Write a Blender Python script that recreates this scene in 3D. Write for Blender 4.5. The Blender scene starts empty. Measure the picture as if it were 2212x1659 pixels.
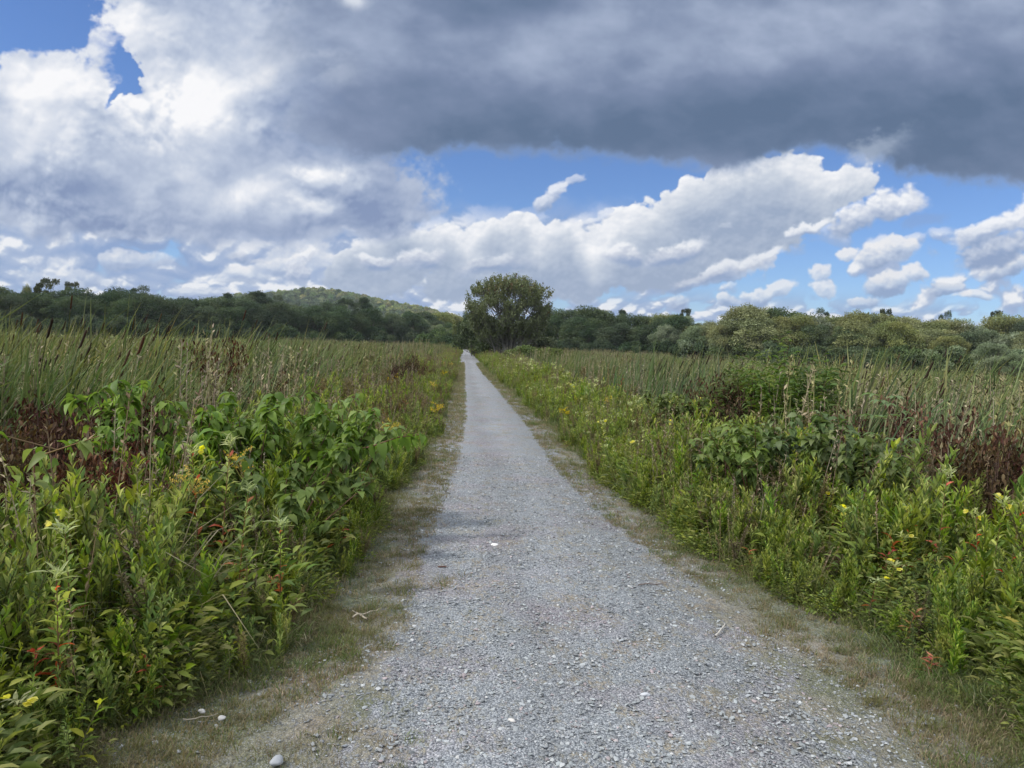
import bpy, math, random
import numpy as np
random.seed(4); RNG = np.random.RandomState(4)
S = bpy.context.scene; COL = S.collection; R_ = math.radians

# ------------------------------------------------------------------ camera
PITCH, ROLL, FPX = R_(2.93), R_(2.2), 773.0            # focal length in pixels of a 1024 wide picture
def cam_axes():
    f = np.array([0, math.cos(PITCH), -math.sin(PITCH)]); u0 = np.array([0, math.sin(PITCH), math.cos(PITCH)]); r0 = np.array([1., 0, 0])
    R = r0*math.cos(ROLL)+u0*math.sin(ROLL); U = u0*math.cos(ROLL)-r0*math.sin(ROLL)
    d = R*(463-512)+U*(384-342.5)+f*FPX                # the path runs along +Y
    a = math.atan2(d[0], d[1]); c, s = math.cos(a), math.sin(a)
    M = np.array([[c, -s, 0], [s, c, 0], [0, 0, 1]])
    return M@R, M@U, M@f
CR, CU, CF = cam_axes()
EYE = np.array([0, 0, 1.6])
cd = bpy.data.cameras.new('camera'); cam = bpy.data.objects.new('camera', cd); COL.objects.link(cam)
from mathutils import Matrix
cam.matrix_world = Matrix([[CR[0], CU[0], -CF[0], EYE[0]], [CR[1], CU[1], -CF[1], EYE[1]], [CR[2], CU[2], -CF[2], EYE[2]], [0, 0, 0, 1]])
cd.sensor_width = 36; cd.lens = 36*FPX/1024; cd.clip_end = 9000; cd.clip_start = .05
S.camera = cam
def at(px, py, Y):
    """world point at distance Y along the path that lies on the sight line of photo point px,py (2212 px wide)"""
    k = 1024/2212; d = CR*(px*k-512)+CU*(384-py*k)+CF*FPX
    return EYE+d*(Y/d[1])
def pix(p):
    d = np.asarray(p)-EYE; z = d@CF; k = 2212/1024
    return (512+FPX*(d@CR)/z)*k, (384-FPX*(d@CU)/z)*k

# ------------------------------------------------------------------ render settings, exposure
S.view_settings.view_transform = 'Standard'; S.view_settings.look = 'None'; S.view_settings.exposure = 0.0; S.view_settings.gamma = 1
cy = S.cycles; cy.max_bounces = 5; cy.diffuse_bounces = 3; cy.glossy_bounces = 1; cy.transmission_bounces = 3; cy.transparent_max_bounces = 4; cy.volume_bounces = 0
cy.use_denoising = True; cy.denoiser = 'OPENIMAGEDENOISE'; cy.denoising_input_passes = 'RGB_ALBEDO_NORMAL'; cy.denoising_prefilter = 'ACCURATE'; cy.caustics_reflective = False; cy.caustics_refractive = False
cy.use_adaptive_sampling = True; cy.adaptive_threshold = .01

# ------------------------------------------------------------------ sun
SUN_AZ, SUN_EL = -100.0, 44.0                            # degrees: left of the path, slightly behind the viewer
SUN_E, SUN_ANG = 3.5, 6.0
sl = bpy.data.lights.new('sun', 'SUN'); sl.energy = SUN_E; sl.angle = R_(SUN_ANG); sl.color = (1, .95, .87)
so = bpy.data.objects.new('sun', sl); COL.objects.link(so)
from mathutils import Vector
sdir = Vector((math.sin(R_(SUN_AZ))*math.cos(R_(SUN_EL)), math.cos(R_(SUN_AZ))*math.cos(R_(SUN_EL)), math.sin(R_(SUN_EL))))
so.rotation_euler = sdir.to_track_quat('Z', 'Y').to_euler(); so.location = (-40, -10, 60)

# ------------------------------------------------------------------ sky: clouds over azimuth and elevation, worked out in code
# ---------- procedural cloud picture over azimuth / elevation ----------
AZ0,AZ1,EL0,EL1=-44.0,50.0,-3.0,44.0
def build_sky(NW=2048,NH=1024,axes=None,Fp=773.0):
    R,U,Fw=axes
    az=np.radians(AZ0+(np.arange(NW)+.5)/NW*(AZ1-AZ0)); el=np.radians(EL0+(np.arange(NH)+.5)/NH*(EL1-EL0))
    A,E=np.meshgrid(az,el)
    D=np.stack([np.sin(A)*np.cos(E),np.cos(A)*np.cos(E),np.sin(E)],-1)
    z=np.maximum(D@Fw,.2); k=2212/1024
    X=(512+Fp*(D@R)/z)*k; Y=(384-Fp*(D@U)/z)*k       # chart coordinates used to lay the clouds out
    rs=np.random.RandomState(11); T=rs.rand(256,256).astype(np.float32)
    def vn(x,y,o=0):
        x=x+o*17.3; y=y+o*9.1
        xi=np.floor(x).astype(np.int64); yi=np.floor(y).astype(np.int64); fx=x-xi; fy=y-yi
        fx=fx*fx*fx*(fx*(fx*6-15)+10); fy=fy*fy*fy*(fy*(fy*6-15)+10)
        x0=xi&255;x1=(xi+1)&255;y0=yi&255;y1=(yi+1)&255
        return (T[y0,x0]*(1-fx)+T[y0,x1]*fx)*(1-fy)+(T[y1,x0]*(1-fx)+T[y1,x1]*fx)*fy
    def fbm(x,y,n=6,o=0,g=.5,bil=False):
        s=0;a=1;t=0
        for i in range(n):
            c,sn=math.cos(.6*i),math.sin(.6*i); xr=(x*c-y*sn); yr=(x*sn+y*c)
            v=vn(xr*2**i,yr*2**i,o+i*3)*2-1
            if bil: v=1-2.4*np.abs(v)
            s=s+a*v; t+=a; a*=g
        return s/t
    def wor(x,y,o=0):
        xi=np.floor(x).astype(np.int64); yi=np.floor(y).astype(np.int64); best=np.full(x.shape,9.,np.float32)
        for dx in(-1,0,1):
            for dy in(-1,0,1):
                cx=xi+dx;cy=yi+dy
                px=cx+T[(cy+o)&255,cx&255]; py=cy+T[(cy+o+97)&255,(cx+31)&255]
                best=np.minimum(best,(x-px)**2+(y-py)**2)
        return np.sqrt(best)
    def sm(a,b,x):
        t=np.clip((x-a)/(b-a),0,1); return t*t*(3-2*t)
    def ell(cx,cy,rx,ry,ang=0,p=1.0):
        c,s=math.cos(math.radians(ang)),math.sin(math.radians(ang)); dx=Xw-cx; dy=Yw-cy
        u=(dx*c-dy*s)/rx; v=(dx*s+dy*c)/ry            # ang>0 tips the right end up
        return 1-(u*u+v*v)**.5
    def blob(cx,cy,rx,ry,ang=0):
        c,s=math.cos(math.radians(ang)),math.sin(math.radians(ang)); dx=Xw-cx; dy=Yw-cy
        u=(dx*c-dy*s)/rx; v=(dx*s+dy*c)/ry
        return np.exp(-(u*u+v*v))
    def shadegrad(h,s,lx=-.55,ly=-.85):
        gy,gx=np.gradient(h)
        gyx=-gy                                        # rows run upwards, Y runs down
        return np.clip(-(gx*lx+gyx*ly)*s,-1,1) if False else np.clip(-(lx*gx+ly*gyx)*s,-1,1)
    def c3(r,g,b): return np.array([r,g,b],np.float32)/255
    # turbulence field warps the chart so that every outline breaks up
    w1=fbm(X/150,Y/150,6,1,.55); w2=fbm(X/150+50,Y/150+20,6,4,.55)
    def lit(h,ts,gain):                                # light from the upper left: compare with the field a few texels towards it
        r=0
        for t,g in ts: r=r+g*np.clip((h-np.roll(np.roll(h,-int(t),0),int(t*.55),1))/t**.5,-1,1)
        return np.clip(r*gain,-1,1)
    def puffs(sx,sy,o):
        return (1-wor(X/sx+w1*.9,Y/sy+w2*.9,o))*.50+(1-wor(X/sx*2.1+w2*1.3,Y/sy*2.1+w1*1.3,o+4))*.30+(1-wor(X/sx*4.3+w2*1.6,Y/sy*4.3-w1*1.6,o+7))*.2
    puff=puffs(60,48,5); big=puffs(170,130,21)
    fine=fbm(X/44,Y/34,6,7,.58)
    rag=fbm(X/120+w2*.7,Y/95+w1*.7,7,33,.6)
    col=np.zeros(X.shape+(3,),np.float32); alp=np.zeros(X.shape,np.float32)
    Xw,Yw=X,Y
    def over(c,a):
        nonlocal col,alp
        a3=a[...,None]; col=c*a3+col*(1-a3); alp=a+alp*(1-a)
    def mixc(a,b,t): t=np.clip(t,0,1)[...,None]; return a*(1-t)+b*t
    GB=c3(140,160,195); GL=c3(176,189,212); WH=c3(246,247,250); CR=c3(232,232,236)
    # --- far band of flattened clouds near the horizon
    hz=(Y-(738+(X-1000)*.0384))                         # minus = above horizon
    left=sm(1150,650,X)
    Ys=Y+.13*np.clip(X-1100,0,2000)+16*w1
    def deck(sx,sy,o,bias,th):
        n=fbm(X/sx+w1*.5,Ys/sy+w2*.5,6,o,.5); pf=1-wor(X/sx*1.9+w1*.7,Ys/sy*1.7+w2*.7,o+12)
        H=n*.75+.62*(pf-.5)
        a=sm(-.10,.14,H+bias)
        rl=lit(H*3,th,1.1)
        return H,a,rl
    H1,a1,r1=deck(150,84,2,.06+.44*left-.10*sm(1300,1700,X),((5,1.),(12,1.)))
    H2,a2,r2=deck(78,38,5,.26+.18*left,((3,1.),(7,1.)))
    k=sm(-150,-80,hz)                                  # 0 = upper rows, 1 = rows at the horizon
    H=H1*(1-k)+H2*k; a=(a1*(1-k)+a2*k)*sm(-330,-225,hz+60*w1); rl=r1*(1-k)+r2*k
    t=sm(.05,.70,.8*H+.95*rl+.0)
    c=mixc(c3(136,160,202),c3(182,194,217),.5+1.0*H+.6*rl)
    c=mixc(c,c3(243,243,245),t)
    over(c,a*(.95))
    haze=np.exp(hz/38.0); over(np.broadcast_to(c3(186,203,226),col.shape),np.clip(haze,0,1)*.6)
    # --- right hand scattered small cumulus
    Xw=X+55*w1+14*fine; Yw=Y+34*w2+9*fine
    def cumulus(parts,base,pa=.46,soft=.30,lo=GL,hi=WH,warm=0,dk=GB,seed=0,light=1.0):
        S=np.full(X.shape,-9.,np.float32); yy=np.zeros(X.shape,np.float32)
        for q in parts:
            e=ell(*q); S=np.maximum(S,e)
        S=S+pa*(puff-.55)+.10*fine
        a=sm(0,soft,S)
        h=np.sqrt(np.clip(S,0,1))*60+puff*16+fine*8
        rel=lit(S*3+puff*1.1+fine*.4,((4,1.),(10,1.)),.9)*light
        bt=sm(base[1],base[0],Y+20*w1)                  # 1 at the top, 0 at the base
        br=np.clip(.15+.62*bt+.42*rel+.15*fine-.1*sm(.3,.9,S),0,1)
        c=mixc(dk,lo,br*2); c=mixc(c,hi,br*2-1)
        return c,a
    for parts,base,op in [
        ([(1880,562,60,26,10),(1940,545,50,26,10)],(525,600),.9),
        ([(1800,560,36,18,6),(1900,612,60,24,8),(1960,596,40,22,8),(2030,628,60,22,6)],(575,640),.9),
        ([(1480,606,70,26,8),(1560,590,60,24,10),(1620,572,50,24,12)],(560,650),.85),
        ([(2150,585,60,26,10),(2200,566,60,30,12)],(550,640),.9),
        ([(1575,640,26,16,4),(1650,632,60,20,8),(1745,600,26,20,0),(1755,632,34,18,0),(1850,648,50,15,4),(2100,648,60,15,4),(1480,650,28,22,0)],(620,665),.8),
        ([(1000,600,150,36,8),(880,570,110,30,8)],(560,650),.6),
        ([(640,560,60,50,0),(540,590,90,26,5),(300,560,80,24,5),(420,640,90,20,0),(150,600,120,24,0)],(530,650),.6)]:
        c,a=cumulus(parts,base,lo=c3(190,202,222),hi=c3(238,238,240)); over(c,a*op)
    # --- chain of tall cumulus right of centre
    c,a=cumulus([(790,600,120,50,8),(850,550,120,60,15),(950,530,80,50,10),(1060,530,110,62,10),(1110,500,60,40,0),(1215,530,75,52,10),(1150,580,280,80,3),(1310,560,90,70,20),(1400,500,85,62,25),(1430,540,200,90,12),
                 (1520,450,100,66,25),(1600,400,90,62,20),(1690,395,85,66,20),(1620,480,230,100,20),(1780,420,120,60,22)],(350,600),pa=.42,soft=.13,lo=c3(186,194,212),dk=c3(148,162,190),light=1.3)
    # top edge is white: distance below the local outline
    tops=np.interp(X,[600,740,860,960,1010,1060,1130,1165,1230,1280,1340,1420,1540,1680,1790,1830,1930,2050],[600,560,485,495,525,480,475,515,485,545,495,432,365,342,372,365,360,370])
    d=(Y+22*w2+16*fine)-tops
    br=np.clip(1.05-d/(42+.09*(X-700).clip(0,900)*.9),0,1)*.8+.55*lit(puff*1.5+big*1.6+fine*.6,((4,.7),(12,1.)),.8)+.12*np.exp(-((Y-560+.1*(X-1300))/38)**2)
    cc=mixc(c3(154,170,196),c3(198,207,221),br*2.1); cc=mixc(cc,c3(250,250,252),br*2.1-1)
    over(cc,a*sm(2150,1900,X+.4*(Y-400)))
    for parts,base,op in [([(800,572,60,22,10),(900,556,80,26,14)],(530,590),.8),([(1080,572,110,26,8)],(545,592),.6),([(1340,556,60,22,0),(1450,545,90,24,14)],(520,575),.85),([(1540,592,110,20,14),(1640,566,60,18,20)],(555,612),.8),([(640,590,16,40,10),(655,560,16,26,0)],(540,620),.7),([(530,545,40,15,5),(580,556,30,8,0)],(525,562),.7)]:
        c,a=cumulus(parts,base,pa=.30,soft=.5,lo=c3(196,203,219)); over(c,a*op)
    for parts,base,op in [
        ([(1172,442,40,26,25),(1205,420,44,22,38)],(396,470),.8),([(1246,390,26,16,20)],(372,415),.5),
        ([(1840,490,80,32,24),(1900,460,75,36,20),(1950,445,60,34,15)],(410,530),.97),([(1740,502,62,17,25)],(480,525),.9),
        ([(2110,500,80,34,24),(2190,465,80,36,20),(2150,540,120,40,14)],(430,580),.95),
        ([(1560,500,20,8,0)],(480,510),.2),([(1310,483,48,13,18)],(465,500),.6)]:
        c,a=cumulus(parts,base,pa=.50,soft=.42,lo=c3(200,208,224)); over(c,a*op)
    for q,op in [((893,437,48,28,0),.6),((2000,480,60,20,20),.35),((985,473,24,7,0),.25)]:
        c=np.broadcast_to(c3(138,158,198),col.shape); over(c,sm(0,.6,ell(*q)+.3*fine)*op)
    # --- left bank of cumulus
    Xw=X+60*w1+22*fine; Yw=Y+55*w2+20*fine
    S=np.maximum.reduce([ell(120,260,230,170,0),ell(60,330,260,170,0),ell(330,300,200,170,0),ell(480,160,330,220,0),ell(400,40,230,170,0),ell(600,330,330,170,0),ell(760,420,170,120,0),ell(200,420,420,110,0),ell(560,460,330,90,0),ell(720,60,330,200,0)])
    S=S*1.5+.22*(puff-.5)+.35*(big-.5)+.22*fine+.45*rag
    gx=X+46*w1+26*fine+30*rag; gy=Y+30*w2
    S=S-.80*np.exp(-(((gx-244-.12*(gy-120)+20*fine)/19)**2+((gy-165)/66)**2))-.8*np.exp(-(((gx-268)/12)**2+((gy-225)/40)**2))-1.4*np.exp(-(((gx-60)/95)**2+((gy-30)/70)**2))
    a=sm(-.04,.42,S+.22*fine+.16*(puff-.5))
    L=np.zeros(X.shape,np.float32)+.42
    for cx,cy,rx,ry,v in [(390,190,120,120,.60),(470,210,80,100,.15),(370,240,80,70,.2),(120,200,130,70,.45),(60,300,110,60,.35),(30,190,80,60,.2),(230,30,70,80,.35),(300,70,100,60,.25),(560,130,90,80,.25),(170,310,90,50,.15),(570,400,80,30,.1),(395,370,70,30,.35),(705,370,80,26,.40),(540,425,90,30,.50),(700,440,60,26,.3),(290,400,40,50,.2),(650,180,120,80,.05),
                          (400,110,110,45,-.28),(200,395,240,45,-.16),(420,330,150,36,-.12),(560,480,330,38,-.26),(150,440,200,36,-.10),(790,400,90,80,-.18),(120,370,150,40,-.05),(650,290,160,60,-.10),(720,130,130,160,-.22),(520,300,120,40,-.04)]:
        Xw,Yw=X+50*w1,Y+40*w2; L+=v*blob(cx,cy,rx,ry)
    Hh=rag*.55+big*2.3+puff*.6+1.2*fbm(X/260+w2*.3,Y/190+w1*.3,4,41,.5)
    rl=lit(Hh*2,((5,.35),(14,.8),(34,1.)),.75)
    soft=.45+.55*sm(-.2,.35,fbm(X/200,Y/160,4,55))
    L+=(.66*rl+.12*rag)*soft+.16*fbm(X/230+w1*.4,Y/120+w2*.4,5,61,.5)-.03
    L+=.20*np.exp(-(S/.22)**2)*sm(420,200,Y)
    c=mixc(c3(130,148,184),c3(188,199,219),L*2); c=mixc(c,c3(250,250,252),L*2-1)
    over(c,a*sm(560,500,Y+20*w1))
    # --- the great dark cloud over the right two thirds
    Xw=X+40*w1; Yw=Y
    low=np.interp(X,[500,600,700,800,900,1000,1080,1150,1300,1450,1550,1640,1700,1800,1900,1960,2050,2140,2300,2600],[160,290,335,348,350,322,330,338,334,350,366,356,348,335,345,372,392,398,404,410])
    e=(low-Y)+34*w2+16*fine+20*w1+22*rag
    lb=X-(610+.10*(Y-150)+70*w1+26*fine)+.0*Y
    a=sm(-14,26,e)*sm(-70,150,lb)
    a=np.maximum(a,0)
    v=.50+0*X
    st=fbm((X*.8+Y*1.6)/330,(Y*.9-X*.35)/190,6,12,.5); st2=fbm((X+.6*Y)/120,(Y-.4*X)/70,6,15,.5)
    for cx,cy,rx,ry,q in [(1000,300,330,60,-.42),(1350,290,420,70,-.34),(1700,280,300,110,-.20),(2000,300,260,120,-.42),(2212,330,200,90,-.20),(1200,80,170,60,.42),(1150,150,120,60,.18),(1900,60,400,70,.26),(720,180,110,90,.22),(760,60,100,70,.25),(1500,80,260,60,.12),(1050,30,140,50,-.26),(870,210,110,100,-.05),(2180,130,160,70,.12),(1600,190,200,50,-.1),(900,100,90,50,-.1)]:
        v+=q*blob(cx,cy,rx,ry,12)
    v+=.32*st+.26*st2+.30*lit(rag*1.2+st*2,((12,.6),(30,1.)),.8)
    c=mixc(c3(92,113,143),c3(122,138,168),v*2); c=mixc(c,c3(166,179,204),v*2-1)
    # thin pale rim where the light leaks round the base
    c=mixc(c,c3(150,170,205),.55*np.exp(-((e-2)/16)**2))
    over(c,a)
    # white tuft at the very top and a pale tatter on the right
    Xw=X+40*w1+14*fine; Yw=Y+26*w2+12*fine
    c=np.broadcast_to(c3(228,232,240),col.shape); over(c,.85*sm(.1,.8,ell(765,2,70,44,0)+.3*fine)); over(c,.25*sm(0,.9,ell(740,150,60,50,0)+.5*fine))
    c=np.broadcast_to(c3(196,206,222),col.shape); over(c,.5*sm(.0,1.0,ell(1890,325,110,40,28)+.7*fine+.4*(puff-.5)))
    # clear air must stay where the photograph has none: top-left corner and the two blue windows
    return col,alp,X,Y

NW, NH = 2048, 1024
ccol, calp, _, _ = build_sky(NW, NH, (CR, CU, CF), FPX)
def to_lin(c): return np.where(c <= .04045, c/12.92, ((np.maximum(c, 0)+.055)/1.055)**2.4)
un = ccol/np.maximum(calp, 1e-3)[..., None]; un = np.clip(un, 0, 1.3)
buf = np.concatenate([to_lin(un), calp[..., None]], -1).astype(np.float32)
img = bpy.data.images.new('cloud_field', NW, NH, alpha=True, float_buffer=True, is_data=True)
img.alpha_mode = 'CHANNEL_PACKED'; img.pixels.foreach_set(buf.ravel()); img.update(); img.pack()
Wd = bpy.data.worlds.new('World'); S.world = Wd; Wd.use_nodes = True
nt = Wd.node_tree; nt.nodes.clear()
def N(nt, typ, **kw):
    n = nt.nodes.new(typ)
    for k, v in kw.items():
        if k.startswith('i_'): n.inputs[k[2:].replace('_', ' ')].default_value = v
        else: setattr(n, k, v)
    return n
def M(nt, op, a, b=None, c=None, clamp=False):
    n = nt.nodes.new('ShaderNodeMath'); n.operation = op; n.use_clamp = clamp
    for i, v in enumerate((a, b, c)):
        if v is None: continue
        if isinstance(v, (int, float)): n.inputs[i].default_value = v
        else: nt.links.new(v, n.inputs[i])
    return n.outputs[0]
def MIX(nt, fac, a, b, mode='MIX'):
    n = nt.nodes.new('ShaderNodeMix'); n.data_type = 'RGBA'; n.blend_type = mode
    for s, v in ((n.inputs[0], fac), (n.inputs[6], a), (n.inputs[7], b)):
        if isinstance(v, (int, float)): s.default_value = v
        elif isinstance(v, tuple): s.default_value = v if len(v) == 4 else v+(1,)
        else: nt.links.new(v, s)
    return n.outputs[2]
def RAMP(nt, fac, stops, interp='LINEAR'):
    n = nt.nodes.new('ShaderNodeValToRGB'); n.color_ramp.interpolation = interp
    while len(n.color_ramp.elements) < len(stops): n.color_ramp.elements.new(.5)
    for e, (p, c) in zip(n.color_ramp.elements, stops): e.position = p; e.color = (c if len(c) == 4 else c+(1,))
    nt.links.new(fac, n.inputs[0]); return n.outputs[0]
def world_nodes():
    tc = N(nt, 'ShaderNodeTexCoord'); sp = N(nt, 'ShaderNodeSeparateXYZ'); nt.links.new(tc.outputs['Generated'], sp.inputs[0])
    az = M(nt, 'MULTIPLY', M(nt, 'ARCTAN2', sp.outputs[0], sp.outputs[1]), 180/math.pi)
    el = M(nt, 'MULTIPLY', M(nt, 'ARCSINE', sp.outputs[2]), 180/math.pi)
    u = M(nt, 'DIVIDE', M(nt, 'SUBTRACT', az, AZ0), AZ1-AZ0); v = M(nt, 'DIVIDE', M(nt, 'SUBTRACT', el, EL0), EL1-EL0)
    cb = N(nt, 'ShaderNodeCombineXYZ'); nt.links.new(u, cb.inputs[0]); nt.links.new(v, cb.inputs[1])
    ti = N(nt, 'ShaderNodeTexImage', image=img, extension='EXTEND', interpolation='Cubic'); nt.links.new(cb.outputs[0], ti.inputs[0])
    sky = N(nt, 'ShaderNodeTexSky', sky_type='NISHITA', sun_disc=False, sun_elevation=R_(SUN_EL), sun_rotation=R_(SUN_AZ), altitude=50, air_density=1.0, dust_density=.1, ozone_density=3.0)
    blue = MIX(nt, 1.0, sky.outputs[0], SKY_TINT, 'MULTIPLY')
    # unseen sky overhead and behind: broken cloud made brighter as added soft fill light
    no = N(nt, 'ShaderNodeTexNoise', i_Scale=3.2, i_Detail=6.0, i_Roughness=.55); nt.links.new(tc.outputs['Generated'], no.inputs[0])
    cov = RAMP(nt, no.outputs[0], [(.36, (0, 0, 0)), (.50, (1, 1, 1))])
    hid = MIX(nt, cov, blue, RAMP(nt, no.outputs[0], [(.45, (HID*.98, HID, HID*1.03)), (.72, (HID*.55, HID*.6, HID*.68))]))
    shown = MIX(nt, ti.outputs['Alpha'], blue, ti.outputs[0])
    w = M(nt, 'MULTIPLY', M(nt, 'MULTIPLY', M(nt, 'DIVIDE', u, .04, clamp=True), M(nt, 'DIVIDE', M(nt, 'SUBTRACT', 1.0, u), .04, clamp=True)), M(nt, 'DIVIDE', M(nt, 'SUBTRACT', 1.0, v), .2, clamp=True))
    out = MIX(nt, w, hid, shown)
    bg = N(nt, 'ShaderNodeBackground'); bg.inputs[1].default_value = 1.0; nt.links.new(out, bg.inputs[0])
    wo = N(nt, 'ShaderNodeOutputWorld'); nt.links.new(bg.outputs[0], wo.inputs[0])
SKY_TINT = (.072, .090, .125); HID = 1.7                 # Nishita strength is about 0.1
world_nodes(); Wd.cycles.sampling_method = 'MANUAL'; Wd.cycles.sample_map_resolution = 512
# ------------------------------------------------------------------ mesh collector
class MB:
    def __init__(s): s.v = []; s.f = []; s.c = []; s.m = []; s.n = 0
    def add(s, v, f, c, m=0):
        v = np.asarray(v, np.float32).reshape(-1, 3); f = np.asarray(f, np.int64)
        c = np.asarray(c, np.float32); c = np.broadcast_to(c, (len(v), 3)) if c.ndim == 1 else c
        s.v.append(v); s.c.append(c); s.f.append(f+s.n); s.m.append(np.full(len(f), m, np.int32)); s.n += len(v); return s
    def mesh(s, name, mats, smooth=True):
        me = bpy.data.meshes.new(name); V = np.concatenate(s.v); me.vertices.add(len(V)); me.vertices.foreach_set('co', V.ravel())
        tot = np.concatenate([np.full(len(f), f.shape[1], np.int32) for f in s.f]); loops = np.concatenate([f.ravel() for f in s.f]).astype(np.int32)
        st = np.concatenate([[0], np.cumsum(tot)[:-1]]).astype(np.int32)
        me.loops.add(len(loops)); me.loops.foreach_set('vertex_index', loops); me.polygons.add(len(tot)); me.polygons.foreach_set('loop_start', st)
        me.polygons.foreach_set('material_index', np.concatenate(s.m)); me.polygons.foreach_set('use_smooth', np.full(len(tot), smooth))
        at_ = me.attributes.new('tint', 'FLOAT_COLOR', 'POINT'); C = np.concatenate(s.c); at_.data.foreach_set('color', np.concatenate([C, np.ones((len(C), 1), np.float32)], 1).ravel())
        me.update(calc_edges=True); me.validate()
        for m in (mats if isinstance(mats, (list, tuple)) else [mats]): me.materials.append(m)
        return me
    def build(s, name, mats, parent=None, smooth=True, link=True):
        o = bpy.data.objects.new(name, s.mesh(name, mats, smooth))
        if link: COL.objects.link(o)
        if parent is not None: o.parent = parent
        return o
def nrm(a): return a/np.maximum(np.linalg.norm(a, axis=-1, keepdims=True), 1e-9)
def tube(mb, pts, rad, col, sides=5, m=0, col2=None):
    pts = np.asarray(pts, float); k = len(pts); rad = np.broadcast_to(np.asarray(rad, float), (k,))
    t = nrm(np.gradient(pts, axis=0)); ref = np.array([.9, .1, .3]) if abs(t[0][2]) > .7 else np.array([0, 0, 1.])
    a = nrm(np.cross(t, ref)); b = np.cross(t, a); ph = np.arange(sides)/sides*2*math.pi
    V = pts[:, None]+rad[:, None, None]*(a[:, None]*np.cos(ph)[None, :, None]+b[:, None]*np.sin(ph)[None, :, None])
    i = np.arange(k-1)[:, None]*sides; j = np.arange(sides)[None]; j2 = (j+1) % sides
    F = np.stack([i+j, i+j2, i+sides+j2, i+sides+j], -1).reshape(-1, 4)
    c = np.asarray(col, float)
    if col2 is not None: w = np.linspace(0, 1, k)[:, None, None]; c = np.broadcast_to(c*(1-w)+np.asarray(col2)*w, (k, sides, 3)).reshape(-1, 3)
    mb.add(V.reshape(-1, 3), F, c, m)
def leaf_template(kind):
    """rows of (t along, half width, lift) joined by a folded midrib"""
    if kind == 'lance': st = [(.0, .04, 0), (.28, .42, .03), (.62, .40, .0), (1, .0, -.12)]
    elif kind == 'ovate': st = [(.0, .05, 0), (.22, .44, .05), (.55, .46, .04), (.82, .22, -.08), (1, 0, -.26)]
    elif kind == 'heart': st = [(-.08, .22, .0), (.12, .5, .03), (.42, .5, .04), (.75, .27, -.03), (1, 0, -.14)]
    elif kind == 'petal': st = [(0, .1, 0), (.5, .45, .05), (1, .40, .22)]
    else: st = [(0, .06, 0), (.5, .5, .02), (1, 0, -.03)]
    V = []; F = []
    for i, (t, w, l) in enumerate(st):
        V += [(t, -w, l+.16*w), (t, 0, l), (t, w, l+.16*w)]
        if i: a = 3*(i-1); F += [(a, a+1, a+4, a+3), (a+1, a+2, a+5, a+4)]
    return np.array(V, float), np.array(F)
LT = {k: leaf_template(k) for k in ('lance', 'ovate', 'heart', 'petal', 'simple')}
QUAD = (np.array([(0, 0, 0), (.45, -.5, .08), (1, 0, -.06), (.45, .5, .08)], float), np.array([(0, 1, 2, 3)]))
LT['quad'] = QUAD
def leaves(mb, P, D, L, Wf, col, kind='lance', droop=.0, m=0, up=None, twist=.4, rs=RNG):
    P = np.asarray(P, float); n = len(P)
    if n == 0: return
    D = nrm(np.asarray(D, float)); L = np.broadcast_to(L, (n,)); Wf = np.broadcast_to(Wf, (n,))
    upv = np.broadcast_to(np.array([0, 0, 1.]) if up is None else up, (n, 3))+rs.normal(0, twist, (n, 3))
    s = nrm(np.cross(D, upv)); nn = np.cross(s, D); T, F = LT[kind]
    t = T[None, :, 0:1]; V = P[:, None]+D[:, None]*t*L[:, None, None]+s[:, None]*T[None, :, 1:2]*(L*Wf)[:, None, None]+nn[:, None]*T[None, :, 2:3]*L[:, None, None]
    dr = np.broadcast_to(droop, (n,)); V[..., 2] -= (dr*L)[:, None]*np.clip(T[None, :, 0], 0, 1)**2
    k = len(T); FF = (F[None]+(np.arange(n)*k)[:, None, None]).reshape(-1, F.shape[1])
    c = np.asarray(col, float); c = np.broadcast_to(c, (n, 3)) if c.ndim == 1 else c
    mb.add(V.reshape(-1, 3), FF, np.repeat(c, k, axis=0), m)
def blades(mb, P, az, H, lean, bend, w, col, seg=5, tipcol=None, rs=RNG):
    """flat strap leaves: P base, az wind heading, lean at the base, bend at the tip (radians)"""
    n = len(P); t = np.linspace(0, 1, seg+1); ang = lean[:, None]+bend[:, None]*t[None]**2
    dx = np.sin(ang); dz = np.cos(ang); st = (H/seg)[:, None]
    X = np.concatenate([np.zeros((n, 1)), np.cumsum(dx[:, 1:]*st, 1)], 1); Z = np.concatenate([np.zeros((n, 1)), np.cumsum(dz[:, 1:]*st, 1)], 1)
    C = np.stack([P[:, 0:1]+X*np.cos(az)[:, None], P[:, 1:2]+X*np.sin(az)[:, None], P[:, 2:3]+Z], -1)
    ph = rs.uniform(0, math.pi, n); tw = rs.normal(0, .5, n); a = ph[:, None]+tw[:, None]*t[None]
    side = np.stack([np.cos(a), np.sin(a), 0*a], -1); ww = (w[:, None]*np.clip(1.15-t[None]**2.2*1.1, .06, 1))[..., None]*.5
    V = np.stack([C-side*ww, C+side*ww], 2).reshape(n, -1, 3); k = 2*(seg+1); i = np.arange(seg)*2
    F = np.stack([i, i+1, i+3, i+2], -1); FF = (F[None]+(np.arange(n)*k)[:, None, None]).reshape(-1, 4)
    c = np.asarray(col, float); c = np.broadcast_to(c, (n, 3)); cc = np.repeat(c[:, None], k, 1)
    if tipcol is not None:
        q = np.repeat(np.clip((t-.6)/.4, 0, 1), 2)[None, :, None]; cc = cc*(1-q)+np.broadcast_to(np.asarray(tipcol), (n, 3))[:, None]*q
    mb.add(V.reshape(-1, 3), FF, cc.reshape(-1, 3))

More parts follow.
